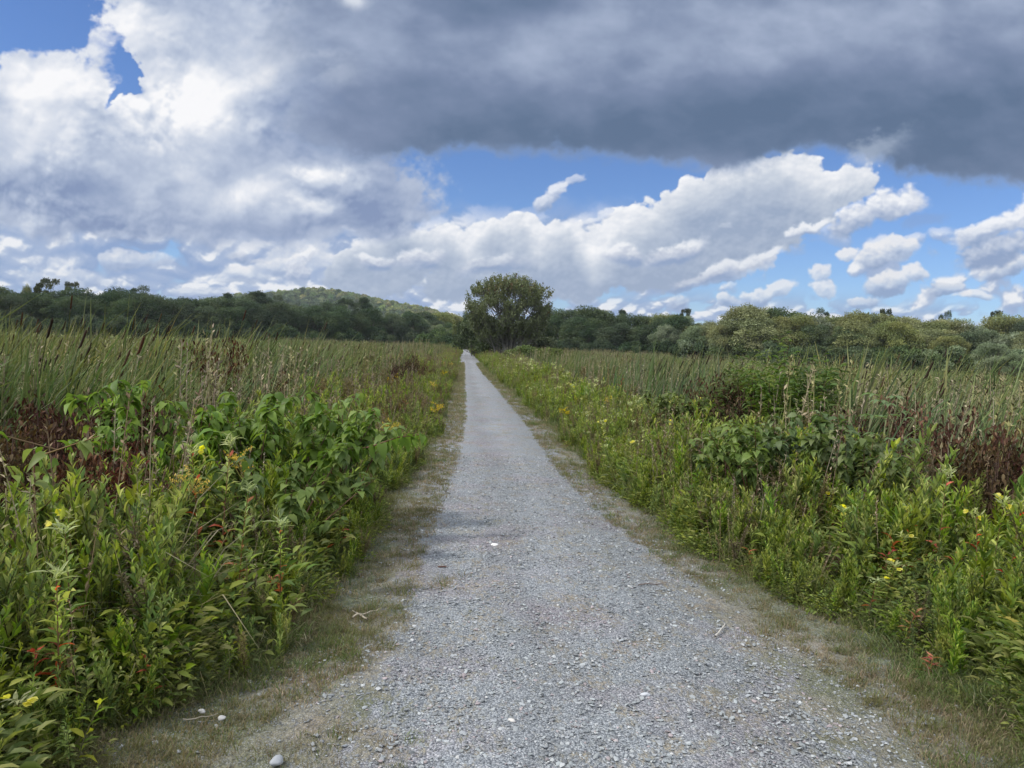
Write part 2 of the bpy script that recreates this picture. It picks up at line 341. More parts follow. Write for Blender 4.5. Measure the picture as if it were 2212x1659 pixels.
# ------------------------------------------------------------------ tagging and copying
def tag(o, label=None, cat=None, group=None, kind=None):
    for k, v in (('label', label), ('category', cat), ('group', group), ('kind', kind)):
        if v: o[k] = v
    return o
def root(name, loc=(0, 0, 0), rz=0):
    o = bpy.data.objects.new(name, None); COL.objects.link(o); o.location = loc; o.rotation_euler = (0, 0, rz); o.empty_display_size = .1; return o
KIDS = {}
def proto(name, parts):
    """parts: list of (part name, mesh). Nothing is linked until place() is called"""
    return (name, parts)
def place(pr, loc, rz, sc, label, cat, group=None, tilt=(0, 0)):
    r = root(pr[0], loc, rz); r.rotation_euler = (tilt[0], tilt[1], rz); r.scale = sc if isinstance(sc, tuple) else (sc,)*3
    for pn, me in pr[1]:
        c = bpy.data.objects.new(pn, me); COL.objects.link(c); c.parent = r
    return tag(r, label, cat, group)
def gn_scatter(name, P, rot, scl, idx, sources, label, cat=None):
    """one object of uncountable stuff: source clumps instanced on its points"""
    cc = bpy.data.collections.new(name+'_clumps')
    for i, s in enumerate(sources): s.name = '%02d_%s' % (i, name); cc.objects.link(s)
    me = bpy.data.meshes.new(name); n = len(P); me.vertices.add(n); me.vertices.foreach_set('co', np.asarray(P, np.float32).ravel())
    for an, ty, key, arr in (('rot', 'FLOAT_VECTOR', 'vector', rot), ('scl', 'FLOAT_VECTOR', 'vector', scl), ('idx', 'INT', 'value', idx)):
        a = me.attributes.new(an, ty, 'POINT'); a.data.foreach_set(key, np.asarray(arr, np.int32 if ty == 'INT' else np.float32).ravel())
    o = bpy.data.objects.new(name, me); COL.objects.link(o)
    g = bpy.data.node_groups.new(name, 'GeometryNodeTree'); g.interface.new_socket('Geometry', in_out='INPUT', socket_type='NodeSocketGeometry'); g.interface.new_socket('Geometry', in_out='OUTPUT', socket_type='NodeSocketGeometry')
    gi = g.nodes.new('NodeGroupInput'); go = g.nodes.new('NodeGroupOutput'); ip = g.nodes.new('GeometryNodeInstanceOnPoints'); ci = g.nodes.new('GeometryNodeCollectionInfo')
    ci.inputs['Collection'].default_value = cc; ci.inputs['Separate Children'].default_value = True; ci.inputs['Reset Children'].default_value = True
    g.links.new(gi.outputs[0], ip.inputs['Points']); g.links.new(ci.outputs[0], ip.inputs['Instance']); ip.inputs['Pick Instance'].default_value = True
    for an, ty, sk in (('rot', 'FLOAT_VECTOR', 'Rotation'), ('scl', 'FLOAT_VECTOR', 'Scale'), ('idx', 'INT', 'Instance Index')):
        na = g.nodes.new('GeometryNodeInputNamedAttribute'); na.data_type = ty; na.inputs['Name'].default_value = an
        g.links.new(next(q for q in na.outputs if q.enabled), ip.inputs[sk])
    g.links.new(ip.outputs[0], go.inputs[0]); md = o.modifiers.new('scatter', 'NODES'); md.node_group = g
    if sources[0].data.materials: me.materials.append(sources[0].data.materials[0])
    return tag(o, label, cat, None, 'stuff')

# ------------------------------------------------------------------ materials
def new_mat(name):
    m = bpy.data.materials.new(name); m.use_nodes = True; m.node_tree.nodes.clear(); return m, m.node_tree
def foliage(name, trans=.35, var=.25, rough=.55, spec=.25, patch=0., gain=1.0, mott=0.):
    m, t = new_mat(name); a = N(t, 'ShaderNodeAttribute', attribute_name='tint'); oi = N(t, 'ShaderNodeObjectInfo')
    hs = N(t, 'ShaderNodeHueSaturation'); t.links.new(a.outputs['Color'], hs.inputs['Color'])
    t.links.new(M(t, 'MULTIPLY_ADD', oi.outputs['Random'], .05*var/.25, .5-.025*var/.25), hs.inputs['Hue'])
    r2 = M(t, 'FRACT', M(t, 'MULTIPLY', oi.outputs['Random'], 7.31)); t.links.new(M(t, 'MULTIPLY', M(t, 'MULTIPLY_ADD', r2, 2*var, 1-var), gain), hs.inputs['Value'])
    r3 = M(t, 'FRACT', M(t, 'MULTIPLY', oi.outputs['Random'], 3.17)); t.links.new(M(t, 'MULTIPLY_ADD', r3, .3, .85), hs.inputs['Saturation'])
    c = hs.outputs[0]
    if patch:
        ge = N(t, 'ShaderNodeNewGeometry'); no = N(t, 'ShaderNodeTexNoise', i_Scale=patch, i_Detail=3.0); t.links.new(ge.outputs['Position'], no.inputs[0])
        c = MIX(t, RAMP(t, no.outputs[0], [(.42, (0, 0, 0)), (.62, (.55, .55, .55))]), c, (.17, .15, .07))
    if mott:                                              # stands of greener, duller and more straw coloured plants
        ge = N(t, 'ShaderNodeNewGeometry'); no = N(t, 'ShaderNodeTexNoise', i_Scale=mott, i_Detail=4.0, i_Roughness=.65); t.links.new(ge.outputs['Position'], no.inputs[0])
        n2 = N(t, 'ShaderNodeTexNoise', i_Scale=mott*.3, i_Detail=3.0); t.links.new(ge.outputs['Position'], n2.inputs[0])
        c = MIX(t, 1.0, c, RAMP(t, no.outputs[0], [(.34, (.50, .56, .60)), (.50, (.92, .92, .92)), (.66, (1.25, 1.16, 1.0))]), 'MULTIPLY'); c = MIX(t, 1.0, c, RAMP(t, n2.outputs[0], [(.40, (.78, .92, .92)), (.62, (1.12, 1.0, .92))]), 'MULTIPLY')
    pb = N(t, 'ShaderNodeBsdfPrincipled', i_Roughness=rough); pb.inputs['Specular IOR Level'].default_value = spec; t.links.new(c, pb.inputs['Base Color'])
    o = N(t, 'ShaderNodeOutputMaterial')
    if trans:
        tr = N(t, 'ShaderNodeBsdfTranslucent'); t.links.new(MIX(t, 1.0, c, (1.25, 1.3, .8), 'MULTIPLY'), tr.inputs[0]); mx = N(t, 'ShaderNodeMixShader'); mx.inputs[0].default_value = trans
        t.links.new(pb.outputs[0], mx.inputs[1]); t.links.new(tr.outputs[0], mx.inputs[2]); t.links.new(mx.outputs[0], o.inputs[0])
    else: t.links.new(pb.outputs[0], o.inputs[0])
    return m
M_LEAF = foliage('leaf', .38, .22); M_SHRUB = foliage('shrub_leaf', .38, .16, .5, .25); M_STEM = foliage('stem', 0, .15, .7, .2)
M_REED = foliage('reed_blade', .28, .34, .6, .15, mott=.55); M_GRASS = foliage('grass_blade', .3, .3, .6, .2, patch=.9)
M_TREE = foliage('tree_leaf', .25, .10, .6, .2); M_BARK = foliage('bark', 0, .12, .85, .15); M_PETAL = foliage('petal', .45, .08, .5, .2)
M_FAR = foliage('far_leaf', .2, .30, .7, .1); M_DEAD = foliage('dead_leaf', .15, .3, .8, .1)
# ------------------------------------------------------------------ the ground
def ip(x, xs, ys): return np.interp(x, xs, ys)
def vegL(y): return ip(y, [0, 2.5, 3.0, 3.45, 3.9, 4.5, 5.6, 8.4, 10, 14.5, 20, 60, 200], [-1.7, -1.55, -1.42, -1.12, -.90, -.85, -.83, -.70, -.63, -.52, -.48, -.45, -.42])
def vegR(y): return ip(y, [0, 2.5, 3.2, 3.9, 4.5, 5.15, 5.8, 7.5, 10, 15, 25, 45, 200], [2.6, 2.5, 2.48, 2.46, 2.42, 2.22, 2.08, 1.92, 1.84, 1.90, 1.84, 1.66, 1.5])
def wob(y, s=0): return .07*np.sin(y*1.7+s)+.05*np.sin(y*4.1+2*s)+.04*np.sin(y*.6+s*3)-.03
def gz(x, y):
    x = np.asarray(x, float); y = np.asarray(y, float)
    l = np.clip((vegL(y)-.5-x)/3.0, 0, 1); r = np.clip((x-vegR(y)-.5)/3.0, 0, 1); s = np.maximum(l, r); s = s*s*(3-2*s)
    return -.62*s-.014
xs = np.unique(np.concatenate([np.linspace(-8, 10, 121), np.geomspace(10, 3500, 40), -np.geomspace(8, 3500, 40)])); ys = np.unique(np.concatenate([np.linspace(-6, 30, 145), np.geomspace(30, 5000, 60), [-50, -200, -800, -3000]]))
GX, GY = np.meshgrid(xs, ys); V = np.stack([GX, GY, gz(GX, GY)], -1).reshape(-1, 3); nx = len(xs); i = np.arange(len(ys)-1)[:, None]*nx; j = np.arange(nx-1)[None]
F = np.stack([i+j, i+j+1, i+nx+j+1, i+nx+j], -1).reshape(-1, 4)
m, t = new_mat('soil_and_turf'); ge = N(t, 'ShaderNodeNewGeometry'); n1 = N(t, 'ShaderNodeTexNoise', i_Scale=.03, i_Detail=5.0); n2 = N(t, 'ShaderNodeTexNoise', i_Scale=9.0, i_Detail=6.0)
mp = N(t, 'ShaderNodeVectorMath', operation='MULTIPLY'); mp.inputs[1].default_value = (.35, 1.6, 1); t.links.new(ge.outputs['Position'], mp.inputs[0])
t.links.new(mp.outputs[0], n1.inputs[0]); t.links.new(ge.outputs['Position'], n2.inputs[0]); sp = N(t, 'ShaderNodeSeparateXYZ'); t.links.new(ge.outputs['Position'], sp.inputs[0])
mead = RAMP(t, n1.outputs[0], [(.36, (.075, .115, .03)), (.48, (.13, .165, .05)), (.58, (.19, .195, .07)), (.68, (.10, .14, .04))])
soil = RAMP(t, n2.outputs[0], [(.3, (.022, .028, .012)), (.7, (.06, .06, .028))])
c = MIX(t, M(t, 'DIVIDE', M(t, 'SUBTRACT', sp.outputs[1], 40.0), 12.0, clamp=True), soil, mead)
pb = N(t, 'ShaderNodeBsdfPrincipled', i_Roughness=1.0); pb.inputs['Specular IOR Level'].default_value = .05; t.links.new(c, pb.inputs[0]); o = N(t, 'ShaderNodeOutputMaterial'); t.links.new(pb.outputs[0], o.inputs[0])
g = MB().add(V, F, (.05, .06, .02)).build('ground', m); tag(g, 'green lowland ground under the marsh plants and the mown field', None, None, 'structure')
# the path sheet, crowned a little, lying on the ground
py_ = np.unique(np.concatenate([np.linspace(-3, 14, 171), np.geomspace(14, 172, 90)])); k = 61; u = np.linspace(0, 1, k)[None]
L = (vegL(py_)-.22)[:, None]; Rr = (vegR(py_)+.22)[:, None]; PX = L+(Rr-L)*u; PY = np.repeat(py_[:, None], k, 1)
rs = np.random.RandomState(7)
PZ = .016+gz(PX, PY)*0+.035*np.sin(np.clip((PX+.9)/2.7, 0, 1)*math.pi)+.004*rs.normal(0, 1, PX.shape)*(PY < 9)
i = np.arange(len(py_)-1)[:, None]*k; j = np.arange(k-1)[None]; F = np.stack([i+j, i+j+1, i+k+j+1, i+k+j], -1).reshape(-1, 4)
m, t = new_mat('gravel_path'); ge = N(t, 'ShaderNodeNewGeometry'); pos = ge.outputs['Position']
wt = N(t, 'ShaderNodeTexNoise', i_Scale=25.0, i_Detail=2.0); t.links.new(pos, wt.inputs[0]); wv = MIX(t, .02, pos, wt.outputs['Color'], 'ADD')
def vor(sc, feat='F1'):
    v = N(t, 'ShaderNodeTexVoronoi', feature=feat, i_Scale=sc); t.links.new(wv, v.inputs['Vector']); return v
v1 = vor(105.0); v2 = vor(230.0); v3 = vor(46.0)
def bw(col): s_ = N(t, 'ShaderNodeSeparateColor'); t.links.new(col, s_.inputs[0]); return s_.outputs[0], s_.outputs[1]
r1, g1 = bw(v1.outputs['Color']); r2, g2 = bw(v2.outputs['Color']); r3, g3 = bw(v3.outputs['Color'])
stone = RAMP(t, M(t, 'ADD', M(t, 'MULTIPLY', r1, .6), M(t, 'MULTIPLY', r2, .4)), [(.12, (.135, .148, .162)), (.35, (.215, .237, .256)), (.6, (.295, .321, .344)), (.85, (.39, .413, .432)), (.97, (.48, .495, .505))])
pk = N(t, 'ShaderNodeTexNoise', i_Scale=1.3, i_Detail=4.0); t.links.new(pos, pk.inputs[0])
stone = MIX(t, RAMP(t, pk.outputs[0], [(.48, (0, 0, 0)), (.66, (.7, .7, .7))]), stone, MIX(t, 1.0, stone, (1.06, .88, .90), 'MULTIPLY'))
big = RAMP(t, r3, [(.94, (0, 0, 0)), (.96, (1, 1, 1))]); bigm = M(t, 'MULTIPLY', big, RAMP(t, v3.outputs['Distance'], [(.30, (1, 1, 1)), (.42, (0, 0, 0))]))
stone = MIX(t, M(t, 'MULTIPLY', bigm, .7), stone, RAMP(t, g3, [(.2, (.18, .19, .21)), (.8, (.46, .47, .49))]))
crack = RAMP(t, v1.outputs['Distance'], [(.35, (1, 1, 1)), (.75, (.45, .45, .47))]); stone = MIX(t, 1.0, stone, crack, 'MULTIPLY')
# trodden straw and dry turf towards the margins (a vertex mask says how far from the trodden middle a point is)
ed = N(t, 'ShaderNodeAttribute', attribute_name='tint'); es, _ = bw(ed.outputs['Color'])
n3 = N(t, 'ShaderNodeTexNoise', i_Scale=3.2, i_Detail=7.0, i_Roughness=.68); t.links.new(pos, n3.inputs[0]); n4 = N(t, 'ShaderNodeTexNoise', i_Scale=60.0, i_Detail=4.0); mp = N(t, 'ShaderNodeVectorMath', operation='MULTIPLY'); mp.inputs[1].default_value = (1, .45, 1); t.links.new(pos, mp.inputs[0]); t.links.new(mp.outputs[0], n4.inputs[0])
mask = RAMP(t, M(t, 'ADD', es, M(t, 'ADD', M(t, 'MULTIPLY', n3.outputs[0], 1.3), M(t, 'MULTIPLY', n4.outputs[0], .5))), [(1.12/2, (0, 0, 0)), (1.62/2, (1, 1, 1))]) if False else None
n6 = N(t, 'ShaderNodeTexNoise', i_Scale=17.0, i_Detail=5.0, i_Roughness=.7); t.links.new(mp.outputs[0], n6.inputs[0])
sm_ = M(t, 'ADD', es, M(t, 'ADD', M(t, 'MULTIPLY', M(t, 'SUBTRACT', n3.outputs[0], .5), 1.5), M(t, 'ADD', M(t, 'MULTIPLY', M(t, 'SUBTRACT', n4.outputs[0], .5), .9), M(t, 'MULTIPLY', M(t, 'SUBTRACT', n6.outputs[0], .5), 1.2))))
straw = RAMP(t, n4.outputs[0], [(.3, (.085, .082, .064)), (.5, (.18, .170, .132)), (.7, (.29, .272, .215))]); green = RAMP(t, n4.outputs[0], [(.3, (.045, .055, .024)), (.6, (.10, .12, .048)), (.8, (.18, .18, .10))])
straw = MIX(t, RAMP(t, n3.outputs[0], [(.5, (0, 0, 0)), (.7, (.7, .7, .7))]), straw, MIX(t, 1.0, straw, (1.10, .92, .84), 'MULTIPLY'))
n5 = N(t, 'ShaderNodeTexNoise', i_Scale=2.1, i_Detail=5.0); t.links.new(pos, n5.inputs[0])
turf = MIX(t, RAMP(t, M(t, 'ADD', n5.outputs[0], M(t, 'MULTIPLY', es, .30)), [(.54, (0, 0, 0)), (.78, (.95, .95, .95))]), straw, green)
turf = MIX(t, RAMP(t, r2, [(.74, (0, 0, 0)), (.78, (.6, .6, .6))]), turf, stone)          # chips showing between the dead blades
c = MIX(t, RAMP(t, sm_, [(-.0, (0, 0, 0)), (.30, (.97, .97, .97))]), stone, turf)
n7 = N(t, 'ShaderNodeTexNoise', i_Scale=.55, i_Detail=4.0); t.links.new(pos, n7.inputs[0]); c = MIX(t, 1.0, c, RAMP(t, n7.outputs[0], [(.3, (.88, .88, .87)), (.7, (1.10, 1.10, 1.11))]), 'MULTIPLY')
sx = N(t, 'ShaderNodeSeparateXYZ'); t.links.new(pos, sx.inputs[0]); xw = M(t, 'ADD', sx.outputs[0], M(t, 'MULTIPLY', M(t, 'SUBTRACT', n7.outputs[0], .5), .9))
trk = RAMP(t, M(t, 'MULTIPLY_ADD', xw, .4, .4), [(.30, (.93, .93, .93)), (.44, (1.12, 1.12, 1.12)), (.56, (.94, .935, .93)), (.70, (1.12, 1.12, 1.12)), (.88, (.94, .94, .93))])
c = MIX(t, 1.0, c, trk, 'MULTIPLY')
bp = N(t, 'ShaderNodeBump'); bp.inputs['Strength'].default_value = .75; bp.inputs['Distance'].default_value = .012
hgt = M(t, 'ADD', M(t, 'MULTIPLY', M(t, 'SUBTRACT', 1.0, v1.outputs['Distance']), .8), M(t, 'ADD', M(t, 'MULTIPLY', n4.outputs[0], .7), M(t, 'MULTIPLY', M(t, 'ADD', r1, bigm), .5))); t.links.new(hgt, bp.inputs['Height'])
pb = N(t, 'ShaderNodeBsdfPrincipled', i_Roughness=.85); pb.inputs['Specular IOR Level'].default_value = .3; t.links.new(c, pb.inputs[0]); t.links.new(bp.outputs[0], pb.inputs['Normal']); o = N(t, 'ShaderNodeOutputMaterial'); t.links.new(pb.outputs[0], o.inputs[0])
def gravL(y): return ip(y, [0, 3, 4, 6, 10, 20, 200], [-.25, -.24, -.26, -.34, -.42, -.38, -.36])
def gravR(y): return ip(y, [0, 3, 4, 5.9, 9, 20, 60, 200], [1.42, 1.45, 1.52, 1.52, 1.58, 1.62, 1.4, 1.3])
def straw_mask(x, y):
    wl = np.clip((gravL(y)+.12-x)/np.clip(gravL(y)-vegL(y)+.1, .3, 1.2), -.2, 1.1); wr = np.clip((x-gravR(y)+.12)/np.clip(vegR(y)-gravR(y)+.1, .3, 1.2), -.2, 1.1); return np.maximum(wl, wr)
pm = straw_mask(PX, PY); c3_ = np.repeat(np.clip(pm, 0, 1.2)[..., None], 3, -1).reshape(-1, 3)
p = MB().add(np.stack([PX, PY, PZ], -1).reshape(-1, 3), F, c3_).build('path', m); tag(p, 'straight pale grey gravel path running to the lone tree', None, None, 'structure')
# wooded hill in the distance
hx = np.linspace(-900, 250, 116); hy = np.linspace(900, 1900, 60); HX, HY = np.meshgrid(hx, hy)
def hill_z(x, y):
    # ridge line seen from the path: profile in azimuth
    a = np.degrees(np.arctan2(x, y)); prof = ip(a, [-24, -19.0, -16, -13, -10.2, -8, -6, -3.4, -.3, 3, 8], [14, 34, 50, 60, 67, 64, 56, 45, 29, 15, 3])
    d = np.hypot(x, y); f = np.clip((d-930)/370, 0, 1); f = f*f*(3-2*f); b = np.clip((1900-d)/400, 0, 1)
    return .97*prof*f*b+2.5*np.sin(x*.031)*np.cos(y*.027)*f-1
V = np.stack([HX, HY, hill_z(HX, HY)], -1).reshape(-1, 3); nx = len(hx); i = np.arange(len(hy)-1)[:, None]*nx; j = np.arange(nx-1)[None]
m, t = new_mat('hill_ground'); pb = N(t, 'ShaderNodeBsdfPrincipled', i_Roughness=1.0); pb.inputs[0].default_value = (.05, .075, .025, 1); o = N(t, 'ShaderNodeOutputMaterial'); t.links.new(pb.outputs[0], o.inputs[0])
h = MB().add(V, np.stack([i+j, i+j+1, i+nx+j+1, i+nx+j], -1).reshape(-1, 4), (.05, .07, .02)).build('hill', m); tag(h, 'low wooded hill on the horizon left of the path end', None, None, 'structure')
# ------------------------------------------------------------------ trees
def crown_blobs(rs, H, Wc, base, nb, top=.5):
    """centres and radii of the leaf masses filling an egg shaped crown"""
    B = []; p1, p2 = rs.uniform(0, 6.28, 2)
    for q in range(nb):
        a = rs.uniform(0, 2*math.pi); zz = rs.uniform(0, 1)**.85; prof = math.sqrt(max(0, 1-((zz-top)/(1.02-top if zz > top else top+.25))**2)); r = Wc/2*prof*rs.uniform(.40, .95)*(1+.22*math.sin(a*2+p1+3*zz)+.16*math.sin(a*3+p2))
        B.append((r*math.cos(a), r*math.sin(a), base+(H-base)*(.06+.86*zz), rs.uniform(.55, 1.0)))
    return B
def make_tree(rs, H, Wc, base, nb, nl, leaf, cols, br=.235, trunks=1, lean=0., barkc=(.16, .14, .12), flat=.75, top=.5, gaps=0.):
    tr = MB(); cr = MB(); B = crown_blobs(rs, H, Wc, base, nb, top)
    stems = []
    for q in range(trunks):
        a = rs.uniform(0, 6.28); sp = 0 if trunks == 1 else Wc*.16; b0 = np.array([.05*trunks*math.cos(a), .05*trunks*math.sin(a), -.3]); t1 = np.array([sp*math.cos(a)+lean*H*.5, sp*math.sin(a), H*.62])
        P = [b0*(1-w)+t1*w+np.array([rs.normal(0, .012*H), rs.normal(0, .012*H), 0])*(w > 0) for w in np.linspace(0, 1, 6)]
        tube(tr, P, np.linspace(.022, .008, 6)*H/math.sqrt(trunks)**.8, barkc, 6); stems.append(P)
    for (x, y, z, r) in B:
        P = stems[rs.randint(len(stems))]; k = max(1, min(4, int(z/H*4.2))); s = P[k]; e = np.array([x+lean*z, y, z]); mid = (s+e)/2+np.array([0, 0, -.04*H])
        tube(tr, [s, mid, e], np.array([.007, .005, .002])*H, barkc, 4)
    per = nl//nb
    for (x, y, z, r) in B:
        R = br*Wc*r; n = int(per*r*1.3); d = nrm(rs.normal(0, 1, (n, 3))); d[:, 2] = np.abs(d[:, 2])*rs.choice([1, 1, 1, -.6], n); d = nrm(d); rr = rs.uniform(.35, 1.15, n)[:, None]**.6
        lump = 1+.22*np.sin(d[:, 0:1]*5+x)*np.cos(d[:, 1:2]*4+y)
        P = np.array([x+lean*z, y, z])+d*rr*R*lump*np.array([1, 1, flat])
        c0 = np.array(cols[rs.randint(len(cols))])*rs.uniform(.8, 1.2); c = c0*rs.uniform(.75, 1.25, (n, 1))
        D = nrm(d*.5+rs.normal(0, .6, (n, 3))+np.array([0, 0, -.1]))
        leaves(cr, P, D, leaf*rs.uniform(.5, 1.4, n), .55, c, 'quad', up=d, twist=.35, rs=rs)
    return tr, cr
def tree_proto(name, **k):
    tr, cr = make_tree(**k); return proto(name, [('trunk', tr.mesh(name+'_trunk', M_BARK)), ('crown', cr.mesh(name+'_crown', M_TREE, smooth=False))])
def rsd(s): return np.random.RandomState(s)
DK = [(.040, .066, .034), (.050, .078, .038), (.064, .088, .042)]; MD = [(.080, .112, .050), (.095, .125, .056), (.068, .102, .050)]  # DK darkens the leaf colour to carry cloud shade on the left wood
YG = [(.21, .225, .095), (.235, .24, .105), (.175, .20, .09)]; SG = [(.18, .22, .135), (.21, .245, .155), (.15, .19, .11)]; BR = [(.10, .085, .045), (.08, .08, .035)]; PY_ = [(.16, .175, .06), (.19, .19, .075)]  # YG, SG: paler species; their light greens also carry the right wood's sunlight
T_DK = [tree_proto('broadleaf_tree', rs=rsd(20+q), H=13, Wc=10.5, base=1.2, nb=40, nl=22000, leaf=.33, cols=DK) for q in range(4)]
T_DT = [tree_proto('broadleaf_tree', rs=rsd(30+q), H=15, Wc=9, base=2.5, nb=32, nl=19000, leaf=.32, cols=DK, br=.21) for q in range(2)]
T_MD = [tree_proto('broadleaf_tree', rs=rsd(40+q), H=12.5, Wc=10, base=1.0, nb=40, nl=22000, leaf=.33, cols=MD) for q in range(3)]
T_YG = [tree_proto('broadleaf_tree', rs=rsd(50+q), H=13, Wc=10, base=1.2, nb=38, nl=22000, leaf=.33, cols=YG) for q in range(3)]
T_SG = [tree_proto('willow_tree', rs=rsd(60+q), H=11, Wc=9, base=.8, nb=36, nl=22000, leaf=.32, cols=SG, lean=.06) for q in range(3)]
T_BR = [tree_proto('broadleaf_tree', rs=rsd(70), H=12.5, Wc=9.5, base=1.2, nb=36, nl=20000, leaf=.33, cols=MD+BR)]
T_OP = [tree_proto('broadleaf_tree', rs=rsd(81), H=19, Wc=15, base=8.5, nb=17, nl=4300, leaf=.6, cols=[(.05, .065, .03), (.07, .08, .035)], br=.13, flat=.55, barkc=(.10, .09, .08))]
T_SH = [tree_proto('wood_edge_shrub', rs=rsd(90+q), H=4.2, Wc=9, base=.1, nb=30, nl=6500, leaf=.38, cols=c, br=.14, lean=.15) for q, c in enumerate((DK, MD, MD+SG[:1]))]
T_DEAD = []
def gnd(x, y): return float(gz(x, y))
def tree_at(pr, px, topy, Y, hs, label, cat='tree', group=None, wsc=1.0, seed=0):
    """tree whose top stands at photo height topy above photo column px, Y metres up the path"""
    T = at(px, topy, Y); z0 = gnd(T[0], Y); h = (T[2]-z0)/hs; return place(pr, (T[0], Y, z0), (seed*2.399) % 6.28, (h*wsc, h*wsc, h), label, cat, group)
ORD = ['first', 'second', 'third', 'fourth', 'fifth', 'sixth', 'seventh', 'eighth', 'ninth', 'tenth', 'eleventh', 'twelfth', 'thirteenth', 'fourteenth', 'fifteenth', 'sixteenth', 'seventeenth', 'eighteenth', 'nineteenth', 'twentieth']
LX = [-60, 0, 60, 150, 260, 300, 370, 440, 480, 520, 600, 640, 700, 760, 800, 860, 900, 940, 975, 1010]; LY_ = [598, 612, 628, 622, 628, 620, 634, 644, 634, 640, 642, 652, 655, 652, 656, 668, 668, 680, 690, 700]
RX = [1180, 1215, 1250, 1280, 1330, 1400, 1440, 1490, 1530, 1560, 1610, 1650, 1700, 1760, 1800, 1860, 1900, 1960, 2000, 2060, 2120, 2160, 2220, 2290]; RY = [668, 672, 662, 660, 676, 672, 676, 668, 690, 690, 662, 668, 664, 662, 676, 668, 670, 676, 682, 684, 684, 676, 682, 680]
rt = np.random.RandomState(99)
def depthL(px): return 165+ip(px, [-60, 300, 700, 1000], [-5, 20, 60, 110])
def depthR(px): return ip(px, [1000, 1250, 1600, 2000, 2300], [215, 190, 165, 150, 142])
# left wood: front row, named by counting from the left edge of the photo
n = 0
for q, px in enumerate(np.arange(-30, 1000, 44)):
    px = px+rt.uniform(-9, 9); k = min(q, 19)
    lab = ('dark green tree in the front row of the left wood, %s from the left edge' % ORD[q]) if q < 13 else ('dark green front-row tree under the hill, %s tree left of the path end' % ORD[23-q])
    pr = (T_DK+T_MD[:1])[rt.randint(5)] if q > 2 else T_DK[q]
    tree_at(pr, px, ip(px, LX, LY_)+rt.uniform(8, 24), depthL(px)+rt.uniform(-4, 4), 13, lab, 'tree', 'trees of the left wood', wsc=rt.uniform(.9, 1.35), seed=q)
for q, px in enumerate(np.arange(-60, 990, 47)):
    px = px+rt.uniform(-12, 12); pr = (T_DK+T_DT+T_MD)[rt.randint(9)]
    lab = 'dark crown behind the front row of the left wood, %s from the left edge' % (ORD[q] if q < 20 else 'last')
    if q >= 10: lab = 'dark back-row crown before the wooded hill, %s from the path end' % ORD[22-q]
    tree_at(pr, px, ip(px, LX, LY_)+rt.uniform(-5, 9), depthL(px)+14+rt.uniform(-4, 4), 13.5, lab, 'tree', 'trees behind the front row of the left wood', wsc=rt.uniform(.85, 1.35), seed=q+50)
for px, ty, dd, pr, hs, lab, w in [(98, 598, 22, T_OP[0], 19, 'tall open-crowned tree with sky showing through, standing above the left wood', .62), (150, 606, 26, T_OP[0], 19, 'smaller airy crown just right of the tall open tree above the left wood', .45), (58, 617, 24, T_YG[0], 13, 'small pale crown just left of the tall open tree on the skyline', .35),
                          (300, 618, 20, T_DT[0], 15, 'dark oak-like crown with knobbly outline on the left skyline', .9), (492, 632, 20, T_DT[1], 15, 'near-black rounded crown overlapping the left foot of the hill', .8), (555, 640, 12, T_DT[0], 15, 'dark crown standing before the hill, right of the near-black one', .9),
                          (915, 690, 5, T_SG[0], 11, 'blue-green willowy bush at the wood edge left of the path end', .9), (945, 700, -8, T_SG[1], 11, 'rounded grey-green bush beside the pale birch at the path end', .9), (950, 672, 30, T_YG[1], 13, 'yellow-green sunlit tree rising beyond the path end', 1.), (975, 676, 34, T_YG[2], 13, 'pale yellow tree touching the lone tree on the skyline', .9)]:
    tree_at(pr, px, ty, depthL(px)+dd, hs, lab, 'tree', None, wsc=w, seed=int(px))
# right wood
for q, px in enumerate(np.arange(1195, 2260, 43)):
    px = px+rt.uniform(-9, 9); lit_ = px > 1480
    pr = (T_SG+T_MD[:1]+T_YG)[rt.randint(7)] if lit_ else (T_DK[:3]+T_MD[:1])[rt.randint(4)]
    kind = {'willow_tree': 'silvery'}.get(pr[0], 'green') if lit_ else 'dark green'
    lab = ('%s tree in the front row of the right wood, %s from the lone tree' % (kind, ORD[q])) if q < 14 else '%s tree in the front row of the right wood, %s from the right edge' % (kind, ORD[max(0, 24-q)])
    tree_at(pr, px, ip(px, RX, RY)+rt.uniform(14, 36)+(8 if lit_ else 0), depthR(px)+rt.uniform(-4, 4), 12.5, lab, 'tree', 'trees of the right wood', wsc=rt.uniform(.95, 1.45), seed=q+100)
for q, px in enumerate(np.arange(1180, 2290, 44)):
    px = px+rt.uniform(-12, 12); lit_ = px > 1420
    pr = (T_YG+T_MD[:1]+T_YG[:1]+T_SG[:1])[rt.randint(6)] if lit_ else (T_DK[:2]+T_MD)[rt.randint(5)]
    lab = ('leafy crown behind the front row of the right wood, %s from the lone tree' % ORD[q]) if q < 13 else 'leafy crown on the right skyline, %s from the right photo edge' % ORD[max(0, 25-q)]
    tree_at(pr, px, ip(px, RX, RY)+rt.uniform(-3, 10), depthR(px)+14+rt.uniform(-4, 4), 13, lab, 'tree', 'trees behind the front row of the right wood', wsc=rt.uniform(.85, 1.35), seed=q+150)
